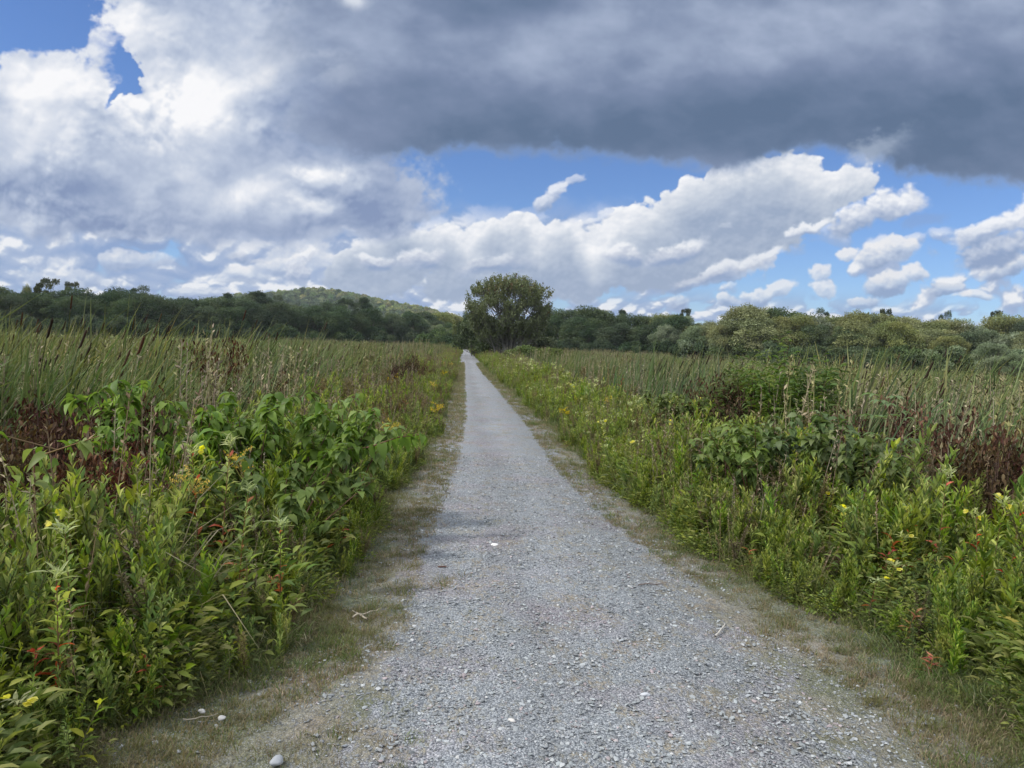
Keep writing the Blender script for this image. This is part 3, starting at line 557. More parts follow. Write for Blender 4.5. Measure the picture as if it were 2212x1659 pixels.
for px, ty, dd, pr, hs, lab, w in [(1275, 659, 4, T_MD[1], 12.5, 'domed olive-green tree highest in the dark stretch right of the lone tree', 1.15), (1610, 661, -6, T_YG[0], 13, 'broad yellow-green tree that bulges highest in the right wood', 1.25), (1560, 700, -10, T_YG[2], 13, 'small yellow-green tree leaning on the left flank of the broad bulging one', .9),
                          (2150, 738, -22, T_SG[2], 11, 'bright silver-grey bushy tree standing forward near the right photo edge', 1.15), (2195, 762, -26, T_SG[1], 11, 'low yellow-green bush right of the bright silver-grey one', 1.2), (1500, 705, -8, T_SG[0], 11, 'silvery tree left of the broad yellow-green tree', 1.1), (1440, 700, -6, T_SG[1], 11, 'silvery tree with dark gaps at the start of the sunlit stretch', 1.),
                          (1830, 705, -5, T_MD[2], 12.5, 'dark rounded tree below the yellow-green middle of the right wood', 1.1), (1780, 668, 22, T_DT[0], 15, 'dark crown poking out of the sunlit skyline', .6), (2150, 668, 24, T_OP[0], 19, 'open branching crown above the skyline near the right edge', .35), (1480, 664, 22, T_OP[0], 19, 'loose open crown on the skyline where the sunlit trees begin', .4), (1915, 664, 22, T_OP[0], 19, 'sparse wind-blown crown above the middle of the right wood', .4), (1345, 668, 22, T_DT[1], 15, 'narrow dark crown on the skyline right of the domed tree', .6), (2040, 674, 20, T_DT[0], 15, 'narrow dark crown poking above the right part of the wood', .5), (1930, 690, -2, T_YG[1], 13, 'bright yellow-green tree in the middle of the right wood', 1.2)]:
    tree_at(pr, px, ty, depthR(px)+dd, hs, lab, 'tree', None, wsc=w, seed=int(px))
# shrubs along the foot of both woods: shown only as a low dark fringe
for q, px in enumerate(list(np.arange(-20, 960, 70))+list(np.arange(1230, 2250, 70))):
    lf = px < 1000; D = (depthL(px) if lf else depthR(px))-9; pr = T_SH[0] if lf or px < 1500 else T_SH[rt.randint(1, 3)]
    T = at(px, 700, D); z0 = gnd(T[0], D)
    place(pr, (T[0], D, z0), q*1.3, rt.uniform(.8, 1.15), 'low shrub at the foot of the %s wood, %s along from the edge' % ('left' if lf else 'right', ORD[q if lf else max(0, 28-q)]), 'shrub', 'shrubs along the %s wood' % ('left' if lf else 'right'))
# thin pale birch by the path end
def birch():
    rs = rsd(5); tr = MB(); cr = MB(); P = [np.array([.0, 0, -.3]), np.array([.05, 0, 3]), np.array([-.1, .1, 6]), np.array([0.1, 0, 9.5])]; tube(tr, P, [.17, .14, .1, .03], (.55, .53, .48), 6)
    tube(tr, [np.array([-.5, .3, -.3]), np.array([-.45, .3, 3]), np.array([-.9, .2, 6])], [.12, .1, .04], (.5, .48, .43), 5)
    for q in range(22):
        z = rs.uniform(3.2, 10); a = rs.uniform(0, 6.28); r = rs.uniform(.2, 1.7)*(1-(z-3)/12); c = np.array([r*math.cos(a), r*math.sin(a), z]); tube(tr, [np.array([0, 0, z-.7]), c], [.04, .015], (.4, .38, .34), 4)
        n = 130; d = nrm(rs.normal(0, 1, (n, 3))); leaves(cr, c+d*rs.uniform(.3, .9, (n, 1))*np.array([.8, .8, 1]), d+np.array([0, 0, -.5]), rs.uniform(.25, .45, n), .6, np.array([.17, .19, .075])*rs.uniform(.7, 1.25, (n, 1)), 'quad', up=d, rs=rs)
    return proto('birch_tree', [('trunk', tr.mesh('birch_trunk', M_BARK)), ('crown', cr.mesh('birch_crown', M_TREE, False))])
tree_at(birch(), 981, 702, 185, 10.5, 'slim birch with white trunk and pale leaves at the far end of the path', 'tree')
# the lone tree: many grey stems fanning from one base, leafy sprigs standing up all round the outline
def lone_tree():
    rs = rsd(12); tr = MB(); cr = MB(); H = 9.0; bark = np.array([.21, .20, .19]); tips = []
    for q in range(9):
        a = q*2.4+.3; out = [.7, 1.7, 2.9][q % 3]*rs.uniform(.85, 1.15); b0 = np.array([.28*math.cos(a), .28*math.sin(a), -.3]); top = np.array([out*math.cos(a), out*math.sin(a)*.9, H*rs.uniform(.62, .8)-.25*out])
        P = [b0+(top-b0)*w+np.array([math.cos(a), math.sin(a), 0])*(-.28*out)*math.sin(w*math.pi)*.6+rs.normal(0, .05, 3)*(w > 0) for w in np.linspace(0, 1, 8)]
        tube(tr, P, np.linspace(.15, .035, 8), bark, 7, col2=bark*.8); tips.append(P)
    tube(tr, [np.array([-.9, .1, -.3]), np.array([-1.25, .1, 1.2]), np.array([-1.9, .2, 2.8]), np.array([-2.6, .2, 4.2])], [.08, .07, .05, .02], bark, 6)
    tube(tr, [np.array([1.5, -.4, -.3]), np.array([1.8, -.4, 1.3]), np.array([2.5, -.3, 2.6]), np.array([3.4, -.3, 4.0])], [.12, .10, .06, .02], bark, 6); tube(tr, [np.array([1.45, -.5, -.3]), np.array([1.35, -.5, 1.5]), np.array([1.1, -.4, 3.0])], [.1, .08, .04], bark, 6)
    n = 0
    while n < 2150:
        p = rs.uniform(-1, 1, 3); r = math.hypot(p[0], p[1])
        z = p[2]                                          # envelope: mushroom, widest just under the middle
        env = math.sqrt(max(0, 1-(max(z, 0))**2.3)) if z > 0 else 1-.36*abs(z)**1.8
        env *= 1+.07*math.sin(2*math.atan2(p[1], p[0])+5*z)+.05*math.sin(5*math.atan2(p[1], p[0])+3*z)+.045*math.sin(11*math.atan2(p[1], p[0])-4*z)
        if r > env or r < env*.30 and z < .6: continue
        if rs.rand() > .35+.65*(r/max(env, .1)): continue
        c = np.array([p[0]*4.1, p[1]*4.1, 4.9+z*3.1 if z > 0 else 4.9+z*2.9])
        hole = math.sin(c[0]*1.9+1.1)*math.sin(c[2]*2.3+.6)+.6*math.sin(c[0]*3.7+c[1])*math.sin(c[2]*3.1)
        if abs(c[2]-5.0) < 1.3 and hole > .12: continue
        if c[2] < 2.2 and abs(c[0]-.2) < 2.0 and rs.rand() < .9: continue
        n += 1; o = c/np.array([4.1, 4.1, 9]); up = nrm(np.array([o[0]*.55, o[1]*.55, .9])+rs.normal(0, .16, 3)); Ls = rs.uniform(.45, .95); k = 15
        t = rs.uniform(.05, 1, k)[:, None]; tube(tr, [c-up*.25, c+up*Ls*.9], [.014, .004], bark*.8, 3)
        P = c+up*t*Ls+rs.normal(0, .07, (k, 3)); D = nrm(rs.normal(0, 1, (k, 3))+up*.7)
        col = np.array([.125, .150, .066])
        w = rs.rand()
        if (c[2] > 6.2 and w < .30): col = np.array([.150, .148, .060])
        if w > .965: col = np.array([.13, .075, .04])
        if c[2] < 4: col = np.array([.11, .135, .062])
        leaves(cr, P, D, rs.uniform(.15, .26, k), .55, col*rs.uniform(.7, 1.35, (k, 1)), 'quad', rs=rs, twist=.6)
        if n % 9 == 0:
            T = tips[rs.randint(9)]; s = T[min(7, max(2, int(c[2]/9*9)))-1]; tube(tr, [s, (s+c)/2+np.array([0, 0, -.2]), c], [.035, .022, .01], bark*.75, 4)
    return proto('lone_tree', [('trunk', tr.mesh('lone_trunk', M_BARK)), ('crown', cr.mesh('lone_crown', M_TREE, False))])
T = at(1096, 757, 76); LT_ = place(lone_tree(), (T[0], 76, -.15), .0, 1.0, 'lone multi-stemmed rounded tree standing by the right side of the path', 'tree')
# bushes round the lone tree
def bush_proto(name, seed, H, W_, cols, nb=18, nl=4200, leaf=.22, **k): return tree_proto(name, rs=rsd(seed), H=H, Wc=W_, base=.1, nb=nb, nl=nl, leaf=leaf, cols=cols, trunks=4, **k)
B_OL = bush_proto('bushy_tree', 131, 4.0, 4.2, [(.055, .075, .035), (.07, .088, .045), (.045, .06, .03)], nb=26, nl=7000); B_GR = bush_proto('leafy_bush', 132, 1.6, 2.2, [(.08, .115, .03), (.10, .135, .035)], leaf=.14)
tree_at(B_OL, 1028, 678, 92, 4.0, 'olive bushy young tree left of the lone tree, close to the path', 'tree', seed=3, wsc=.9)
tree_at(B_OL, 1075, 700, 84, 4.0, 'dense low greenery behind the left stems of the lone tree', 'bush', seed=5)
tree_at(T_DK[1], 1012, 672, 130, 13, 'dark brownish tree squeezed between the birch and the lone tree', 'tree', seed=8, wsc=.42)
tree_at(T_DK[2], 1170, 690, 120, 13, 'blue-black shaded tree behind the right side of the lone tree', 'tree', seed=4, wsc=.9)
tree_at(B_OL, 1150, 712, 98, 4.0, 'olive undergrowth behind the right stem of the lone tree', 'bush', seed=9, wsc=1.3)
tree_at(B_GR, 1150, 748, 60, 1.6, 'bright green low bush just right of the lone tree stems', 'bush', seed=1, wsc=1.2); tree_at(B_GR, 1112, 756, 64, 1.6, 'small green bush at the foot of the lone tree', 'bush', seed=6)
tree_at(B_GR, 1185, 752, 58, 1.6, 'bright green bush, right end of the low clump by the lone tree', 'bush', seed=2, wsc=1.1)
tree_at(T_DK[3], 1003, 700, 205, 13, 'small dark tree closing the view exactly at the path end', 'tree', seed=11, wsc=1.0); tree_at(T_MD[0], 985, 705, 215, 12.5, 'dark tree behind the birch at the path end', 'tree', seed=12, wsc=1.2)
for q, (x_, y_, h_) in enumerate([(-3.2, 181, .8), (.2, 186, .75), (3.0, 180, .9), (-6, 188, 1.1), (6, 186, 1.1)]):
    place(T_SH[q % 2], (x_, y_, -.1), q*1.9, h_, 'dark shrub closing the far end of the path, %s' % ['just left of the centre line', 'on the centre line', 'just right of the centre line', 'farthest left', 'farthest right'][q], 'shrub', 'shrubs across the far end of the path')
# far woodland covering the hill: nobody could count it
def far_crowns():
    out = []
    for q, cs in enumerate(([(.17, .21, .085)], [(.21, .24, .09)], [(.13, .175, .08)], [(.27, .28, .11)], [(.09, .13, .06)])):  # crown greens brightened, the hill's sunlight is held in the leaf colour
        rs = rsd(200+q); cr = MB()
        for b in range(9):
            a = rs.uniform(0, 6.28); r = rs.uniform(0, 3.0); c = np.array([r*math.cos(a), r*math.sin(a), rs.uniform(3, 10)]); n = 60; d = nrm(rs.normal(0, 1, (n, 3))); d[:, 2] = np.abs(d[:, 2])
            leaves(cr, c+d*2.6, rs.normal(0, 1, (n, 3)), rs.uniform(1.2, 2.2, n), .8, np.array(cs[0])*rs.uniform(.7, 1.25, (n, 1)), 'quad', up=d, rs=rs)
        out.append(cr.build('clump', M_FAR, link=False, smooth=False))
    return out
n = 5200; hx_ = rt.uniform(-620, 160, n); hy_ = rt.uniform(960, 1480, n); hz_ = hill_z(hx_, hy_); k = hz_ > 1.5; hx_, hy_, hz_ = hx_[k], hy_[k], hz_[k]; n = len(hx_)
sc = rt.uniform(.75, 1.35, n); kk = (np.sin(hx_*.012+1)+np.sin(hy_*.017+hx_*.006)+rt.normal(0, .9, n)); idx = np.digitize(kk, [-1.2, -.4, .4, 1.2]); idx = np.array([4, 2, 0, 1, 3])[idx]
gn_scatter('hillside_wood', np.stack([hx_, hy_, hz_], 1), np.stack([0*sc, 0*sc, rt.uniform(0, 6.28, n)], 1), np.stack([sc, sc, sc], 1), idx, far_crowns(), 'sunlit green woodland covering the distant hill')
# ------------------------------------------------------------------ marsh: cattails and reeds bent by the wind
def reed_clump(seed, n, rad, H, dry, wide=.024, kind='green'):
    rs = rsd(seed); mb = MB(); a = rs.uniform(0, 6.28, n); r = rad*np.sqrt(rs.uniform(0, 1, n)); P = np.stack([r*np.cos(a), r*np.sin(a), np.full(n, -.05)], 1)
    Hh = H*rs.uniform(.68, 1.08, n); az = rs.normal(.05, .75, n); lean = rs.normal(.12, .13, n); bend = rs.uniform(.15, 1.1, n)
    G = np.array([[.050, .090, .028], [.070, .112, .034], [.036, .074, .032], [.110, .138, .050], [.20, .18, .10]])[rs.randint(0, 5, n)]; D = np.array([[.24, .21, .125], [.17, .135, .085], [.30, .27, .18], [.12, .085, .055]])[rs.randint(0, 4, n)]
    isd = rs.rand(n) < dry; c = np.where(isd[:, None], D, G)*rs.uniform(.65, 1.35, (n, 1)); bend = np.where(rs.rand(n) < .14, rs.uniform(1.5, 2.4, n), bend); bend = np.where(isd, rs.uniform(.8, 2.2, n), bend); Hh = np.where(isd, Hh*rs.uniform(.55, .95, n), Hh)
    if kind == 'tall': Hh *= 1.0
    blades(mb, P, az, Hh, lean, bend, wide*rs.uniform(.6, 1.3, n), c, 6, tipcol=(.16, .19, .075) if kind == 'green' else None, rs=rs)
    if seed % 4 == 1:                                                   # one brown seed spike with its stalk
        p = np.array([rs.uniform(-.2, .2), rs.uniform(-.2, .2), 0]); s = [p, p+(.08, 0, H*.5), p+(.26, 0, H*.86)]; tube(mb, s, [.006, .005, .004], (.09, .11, .04), 4)
        tube(mb, [s[2], s[2]+(.02, 0, .02), s[2]+(.07, 0, .16), s[2]+(.075, 0, .18)], [.004, .011, .011, .003], (.05, .028, .015), 6)
    return mb.build('clump', M_REED, link=False, smooth=False)
REEDS = [reed_clump(300+q, 19, .30, 2.1, d, w) for q, (d, w) in enumerate(((.06, .038), (.16, .032), (.34, .034), (.12, .040)))]+[reed_clump(310+q, 24, .36, 1.75, d, .028) for q, d in enumerate((.72, .95))]
FARR = [reed_clump(320+q, 40, .95, 2.0, d, .042) for q, d in enumerate((.12, .28, .50))]+[reed_clump(330, 44, .95, 1.8, .85, .036)]
def noise2(x, y, s=1., k=0):
    x = x*s+k*7.7; y = y*s+k*3.3; return (np.sin(x*1.0+.7*np.sin(y*1.3+k))+np.sin(y*1.1+.9*np.sin(x*.8))+np.sin(x*2.3+y*1.9)*.5+np.sin(y*2.9-x*1.7+k)*.5)/3
def scatter_area(rs, n, x0, x1, y0, y1, keep):
    x = rs.uniform(x0, x1, n); y = rs.uniform(y0, y1, n); a = np.degrees(np.arctan2(x, y)); k = keep(x, y) & (a > -47) & (a < 53); return x[k], y[k]
def marsh(name, side, label):
    rs = rsd(400 if side < 0 else 401)
    edge = (lambda y: vegL(y)-1.9-.5*noise2(y, y*.3, .8, 1)) if side < 0 else (lambda y: vegR(y)+2.3+.5*noise2(y, y*.3, .8, 2))
    ok = (lambda x, y: x < edge(y)) if side < 0 else (lambda x, y: x > edge(y))
    sx = (-27, -2.2) if side < 0 else (3.3, 27)
    far_end = (lambda x, y: np.hypot(x, y) < 26) 
    x, y = scatter_area(rs, 31000 if side < 0 else 29000, *sx, 2.5, 27, lambda x, y: ok(x, y) & (np.hypot(x, y) > np.where(np.degrees(np.arctan2(x, y)) < -15, 8.4, np.where(np.degrees(np.arctan2(x, y)) > 27, 8.2, 7.2))+.5*noise2(x, y, 1.2)) & far_end(x, y))
    d = np.hypot(x, y); keep = rs.rand(len(x)) < np.clip(8/d, .42, 1)*np.clip(.75+.5*noise2(x, y, 1.3, 12), .25, 1); x, y = x[keep], y[keep]; n = len(x); dr = noise2(x, y, .33, 3)+rs.normal(0, .35, n)
    dryb = np.hypot(x, y) < 10.5
    idx = np.where(dr+.55*dryb*(rs.rand(n) < .75) > (.50 if side < 0 else .30), rs.randint(4, 6, n), rs.randint(0, 4, n)); hs = (1.04 if side < 0 else .95)*(1+.13*noise2(x, y, .45, 5))*rs.uniform(.62, 1.14, n)
    hs = hs*np.clip(.62+.22*(np.abs(x-(-.9 if side < 0 else 1.8))-1.7), .62, 1)
    tallm = rs.rand(n) < .10; hs = np.where(tallm, hs*1.2, hs); az_ = np.degrees(np.arctan2(x, y)); hs = np.where((side > 0) & (az_ > 15) & (az_ < 27) & (y < 12.5), hs*.84, hs); wd = rs.rand(n) < (.11 if side < 0 else .17); idx = np.where(wd, rs.choice([10, 11, 12, 13, 14, 15, 16, 15, 16], n), idx); hs = np.where(wd, rs.uniform(1.5, 2.2, n), hs)
    P = [np.stack([x, y, gz(x, y)], 1)]; R = [np.stack([0*x, 0*x, rs.normal(0, .55, n)], 1)]; SC = [np.stack([hs, hs, hs], 1)]; I = [idx]
    lim = (lambda x, y: np.where(np.degrees(np.arctan2(x, y)) < -14, 58+3*noise2(x, y, .1), 150)) if side < 0 else (lambda x, y: np.where(np.degrees(np.arctan2(x, y)) > 21, 46, np.where(np.degrees(np.arctan2(x, y)) > 15, 90, 150)))
    x, y = scatter_area(rs, 30000, *( (-110, -2.2) if side < 0 else (3.0, 90)), 18, 158, lambda x, y: ok(x, y) & (np.hypot(x, y) > 24) & (np.hypot(x, y) < lim(x, y)))
    n = len(x); idx = 6+np.where(noise2(x, y, .12, 4)+rs.normal(0, .4, n)+(.25 if side > 0 else .0) > .38, rs.randint(2, 4, n), rs.randint(0, 3, n)); hs = .90*(1+.08*noise2(x, y, .1, 6))*rs.uniform(.78, 1.12, n); wd = rs.rand(n) < .16; idx = np.where(wd, rs.choice([10, 11, 12, 13, 14, 15, 16, 15], n), idx); hs = np.where(wd, rs.uniform(1.6, 2.3, n), hs)
    P.append(np.stack([x, y, gz(x, y)], 1)); R.append(np.stack([0*x, 0*x, rs.normal(0, .3, n)], 1)); SC.append(np.stack([hs, hs, hs], 1)); I.append(idx)
    src = [bpy.data.objects.new('clump', o.data) for o in REEDS+FARR+MWEED]
    print(name, sum(map(len, I)))
    gn_scatter(name, np.concatenate(P), np.concatenate(R), np.concatenate(SC), np.concatenate(I), src, label)
# low meadow grass breaking up the mown field beyond the marsh
def tuft(seed, n, rad, H, cols, wide, bendr=(.3, 1.3)):
    rs = rsd(seed); mb = MB(); a = rs.uniform(0, 6.28, n); r = rad*np.sqrt(rs.uniform(0, 1, n)); P = np.stack([r*np.cos(a), r*np.sin(a), 0*a-.005], 1); c = np.array(cols)[rs.randint(0, len(cols), n)]*rs.uniform(.75, 1.25, (n, 1))
    blades(mb, P, rs.uniform(0, 6.28, n), H*rs.uniform(.5, 1.1, n), rs.uniform(0, .5, n), rs.uniform(*bendr, n), wide*rs.uniform(.6, 1.2, n), c, 3, rs=rs); return mb.build('clump', M_GRASS, link=False, smooth=False)
TG = [(.10, .14, .045), (.15, .18, .065), (.085, .12, .04)]; TS = [(.25, .21, .14), (.33, .28, .19), (.20, .15, .10)]
MT = [tuft(500+q, 60, 1.2, .5, c, .05) for q, c in enumerate(([(.10, .14, .035), (.13, .165, .05)], [(.18, .18, .065), (.15, .165, .055)], [(.07, .10, .03)]))]
rs = rsd(77); x = rs.uniform(-150, 130, 26000); y = rs.uniform(40, 185, 26000); a = np.degrees(np.arctan2(x, y)); d = np.hypot(x, y); k = (((a < -13) & (d > 55)) | ((a > 14) & (d > 44))) & (a > -38) & (a < 44) & (np.abs(x) > 4) & (d < 170); x, y = x[k], y[k]; n = len(x)
st = noise2(x*.25, y, .09, 2)+rs.normal(0, .25, n); s = rs.uniform(.5, 1.0, n)
gn_scatter('field_grass', np.stack([x, y, gz(x, y)], 1), np.stack([0*x, 0*x, rs.uniform(0, 6, n)], 1), np.stack([s, s, s], 1), np.where(st > .25, 1, np.where(st < -.45, 2, 0)), MT, 'light green field grass between the marsh and the woods')

# ------------------------------------------------------------------ verge plants
GRN = np.array([(.155, .205, .036), (.200, .250, .045), (.110, .165, .036), (.27, .30, .075)]); BLU = np.array([(.10, .145, .055), (.12, .165, .065)])
def stalk_leaves(rs, st, lv, H, bend, n, L, w, cols, up=.75, kind='lance', stemc=(.09, .09, .035), r0=.004, droop=.25, start=.06, red=0., taper=True):
    a = rs.uniform(0, 6.28); b = bend*np.array([math.cos(a), math.sin(a), 0]); t = np.linspace(0, 1, 6)
    P = np.array([(0, 0, -.03)])+t[:, None]*np.array([0, 0, H])+(t[:, None]**2)*b*H; tube(st, P, np.linspace(r0, r0*.35, 6), stemc, 5)
    tt = np.linspace(start, .98, n)+rs.uniform(-.01, .01, n); ph = np.arange(n)*2.4+rs.normal(0, .3, n); C = np.stack([np.interp(tt, t, P[:, k]) for k in range(3)], 1)
    D = np.stack([np.cos(ph), np.sin(ph), up+.7*tt**2+rs.normal(0, .15, n)], 1); ll = L*rs.uniform(.75, 1.2, n)*(np.interp(tt, [0, .25, .75, 1], [.8, 1.1, .85, .4]) if taper else 1)
    c = cols[rs.randint(0, len(cols), n)]*rs.uniform(.75, 1.25, (n, 1))*np.interp(tt, [0, 1], [.85, 1.2])[:, None]
    if red:
        q = rs.rand(n) < red*np.clip(1.6-1.6*tt, 0, 1); c = np.where(q[:, None], np.array([.42, .085, .035])*rs.uniform(.6, 1.3, (n, 1)), c)
    leaves(lv, C, D, ll, w, c, kind, droop, rs=rs); return P
def weed_proto(seed, H, n, L, w, cols, stems=1, **k):
    rs = rsd(seed); st = MB(); lv = MB(); spread = k.pop('spread', .06)
    for q in range(stems):
        s2, l2 = MB(), MB(); stalk_leaves(rs, s2, l2, H*rs.uniform(.75, 1.05), rs.uniform(.04, .28), n, L, w, cols, **k); off = np.array([rs.normal(0, spread), rs.normal(0, spread), 0]) if q else np.zeros(3)
        for src, dst in ((s2, st), (l2, lv)):
            for v, f, c, m_, in zip(src.v, src.f, src.c, src.m): pass
            dst.add(np.concatenate(src.v)+off, np.concatenate([f[:, :4] for f in src.f]), np.concatenate(src.c))
    return st, lv
def P2(name, sl, *more, lm=None): return proto(name, [('stem', sl[0].mesh(name+'_stem', M_STEM)), ('leaves', sl[1].mesh(name+'_leaves', lm or M_LEAF))]+list(more))
def merged(sl, m=None):
    mb = MB(); 
    for s_ in sl: mb.add(np.concatenate(s_.v), np.concatenate(s_.f), np.concatenate(s_.c))
    return mb.build('clump', m or M_LEAF, link=False)
W_GOLD = [weed_proto(600+q, .8, 40, .12, .24, GRN, stems=3, up=1.9, droop=.15) for q in range(4)]         # lance leaved stalks
W_BROAD = [weed_proto(610+q, .6, 26, .095, .34, GRN, stems=3, up=.5, droop=.35) for q in range(3)]
W_FINE = [weed_proto(620+q, .55, 60, .05, .13, BLU, stems=5, spread=.09) for q in range(3)]
def brown_plume(seed, H=.75):
    rs = rsd(seed); st = MB(); lv = MB()
    for q in range(5):
        P = stalk_leaves(rs, st, lv, H*rs.uniform(.7, 1.1), rs.uniform(.05, .3), 16, .05, .2, GRN, stemc=(.12, .08, .045)); n = 110; t = rs.uniform(.45, 1, n); C = np.stack([np.interp(t, np.linspace(0, 1, 6), P[:, k]) for k in range(3)], 1)
        leaves(lv, C, rs.normal(0, 1, (n, 3))+(0, 0, .6), rs.uniform(.02, .06, n), .25, np.array([.18, .145, .08])*rs.uniform(.6, 1.4, (n, 1)), 'quad', rs=rs)
    return st, lv
W_PLUME = [brown_plume(630+q) for q in range(2)]
def ground_cover(seed):
    rs = rsd(seed); mb = MB(); n = 170; a = rs.uniform(0, 6.28, n); r = .26*np.sqrt(rs.uniform(0, 1, n)); P = np.stack([r*np.cos(a), r*np.sin(a), rs.uniform(.0, .22, n)], 1)
    leaves(mb, P, np.stack([np.cos(a), np.sin(a), rs.uniform(.1, 1.4, n)], 1), rs.uniform(.03, .07, n), .36, GRN[rs.randint(0, 4, n)]*rs.uniform(.55, 1.1, (n, 1)), 'lance', .2, rs=rs); return mb.build('clump', M_LEAF, link=False)
GC = [ground_cover(640+q) for q in range(3)]
def yel_specks(seed, colr, H=.8):
    rs = rsd(seed); st, lv = weed_proto(seed, H, 34, .075, .2, GRN, stems=2)
    for q in range(3):
        c = np.array([rs.normal(0, .07), rs.normal(0, .07), H*rs.uniform(.85, 1.0)]); n = 9; leaves(lv, np.repeat(c[None], n, 0)+rs.normal(0, .02, (n, 3)), rs.normal(0, 1, (n, 3))+(0, 0, .9), rs.uniform(.02, .045, n), .45, np.array(colr)*rs.uniform(.7, 1.2, (n, 1)), 'simple', rs=rs)
    return st, lv
FL = [yel_specks(650, (.42, .45, .14)), yel_specks(651, (.5, .52, .28)), yel_specks(652, (.52, .36, .03))]
RED = [weed_proto(660+q, .7, 30, .09, .22, np.array([(.16, .07, .03), (.13, .09, .03), (.22, .06, .03)]), stems=2, stemc=(.12, .04, .02)) for q in range(2)]
def dry_stalks(seed):
    rs = rsd(seed); mb = MB()
    for q in range(6):
        a = rs.uniform(0, 6.28); r = rs.uniform(0, .2); b = np.array([r*math.cos(a), r*math.sin(a), -.03]); h = rs.uniform(.55, 1.0); e = b+np.array([rs.normal(.08, .10), rs.normal(0, .08), h]); c = np.array([(.30, .25, .17), (.22, .16, .10), (.26, .24, .12)][rs.randint(3)]); tube(mb, [b, (b+e)/2+(rs.normal(0, .02), rs.normal(0, .02), 0), e], [.0035, .003, .0018], c, 3)
        n = 26; t = rs.uniform(.62, 1.03, n)[:, None]; leaves(mb, b+(e-b)*t, np.stack([rs.normal(0, .6, n), rs.normal(0, .6, n), rs.uniform(.2, 1.4, n)], 1), rs.uniform(.015, .045, n), .3, c*rs.uniform(.6, 1.2, (n, 1)), 'quad', rs=rs)
    return mb.build('clump', M_STEM, link=False)
TALLG = [tuft(560+q, 38, .14, .75, c, .007, (.6, 1.9)) for q, c in enumerate(([(.15, .19, .06), (.20, .22, .08)], [(.30, .27, .16), (.17, .19, .07)]))]
VS = [merged(w) for w in W_GOLD+W_BROAD+W_FINE+W_PLUME]+GC+[merged(w) for w in FL+RED]+[dry_stalks(670), dry_stalks(671)]+TALLG        # 20-21 dry stalks 22-23 tall grass # 0-3 gold 4-6 broad 7-9 fine 10-11 plume 12-14 cover 15-17 flowers 18-19 red
MWEED = [merged(w) for w in (W_PLUME[0], W_PLUME[1], W_GOLD[1], RED[0], W_FINE[1])]+[dry_stalks(672), dry_stalks(673)]
marsh('cattail_marsh', -1, 'wind-bent green cattails and dry reeds filling the marsh left of the path')
marsh('cattail_marsh', 1, 'wind-bent green and straw-coloured cattails filling the marsh right of the path')
SPOTS = []
def crowded(x, y, r=.13, ln=.7):
    """true where a filler plant would stand right in front of a plant that shows in the photo"""
    x = np.atleast_1d(x); y = np.atleast_1d(y); out = np.zeros(len(x), bool)
    for sx, sy in SPOTS:
        d = math.hypot(sx, sy); ux, uy = -sx/d, -sy/d; px_, py_2 = x-sx, y-sy; t = np.clip(px_*ux+py_2*uy, -.05, ln); out |= np.hypot(px_-t*ux, py_2-t*uy) < r
    return out
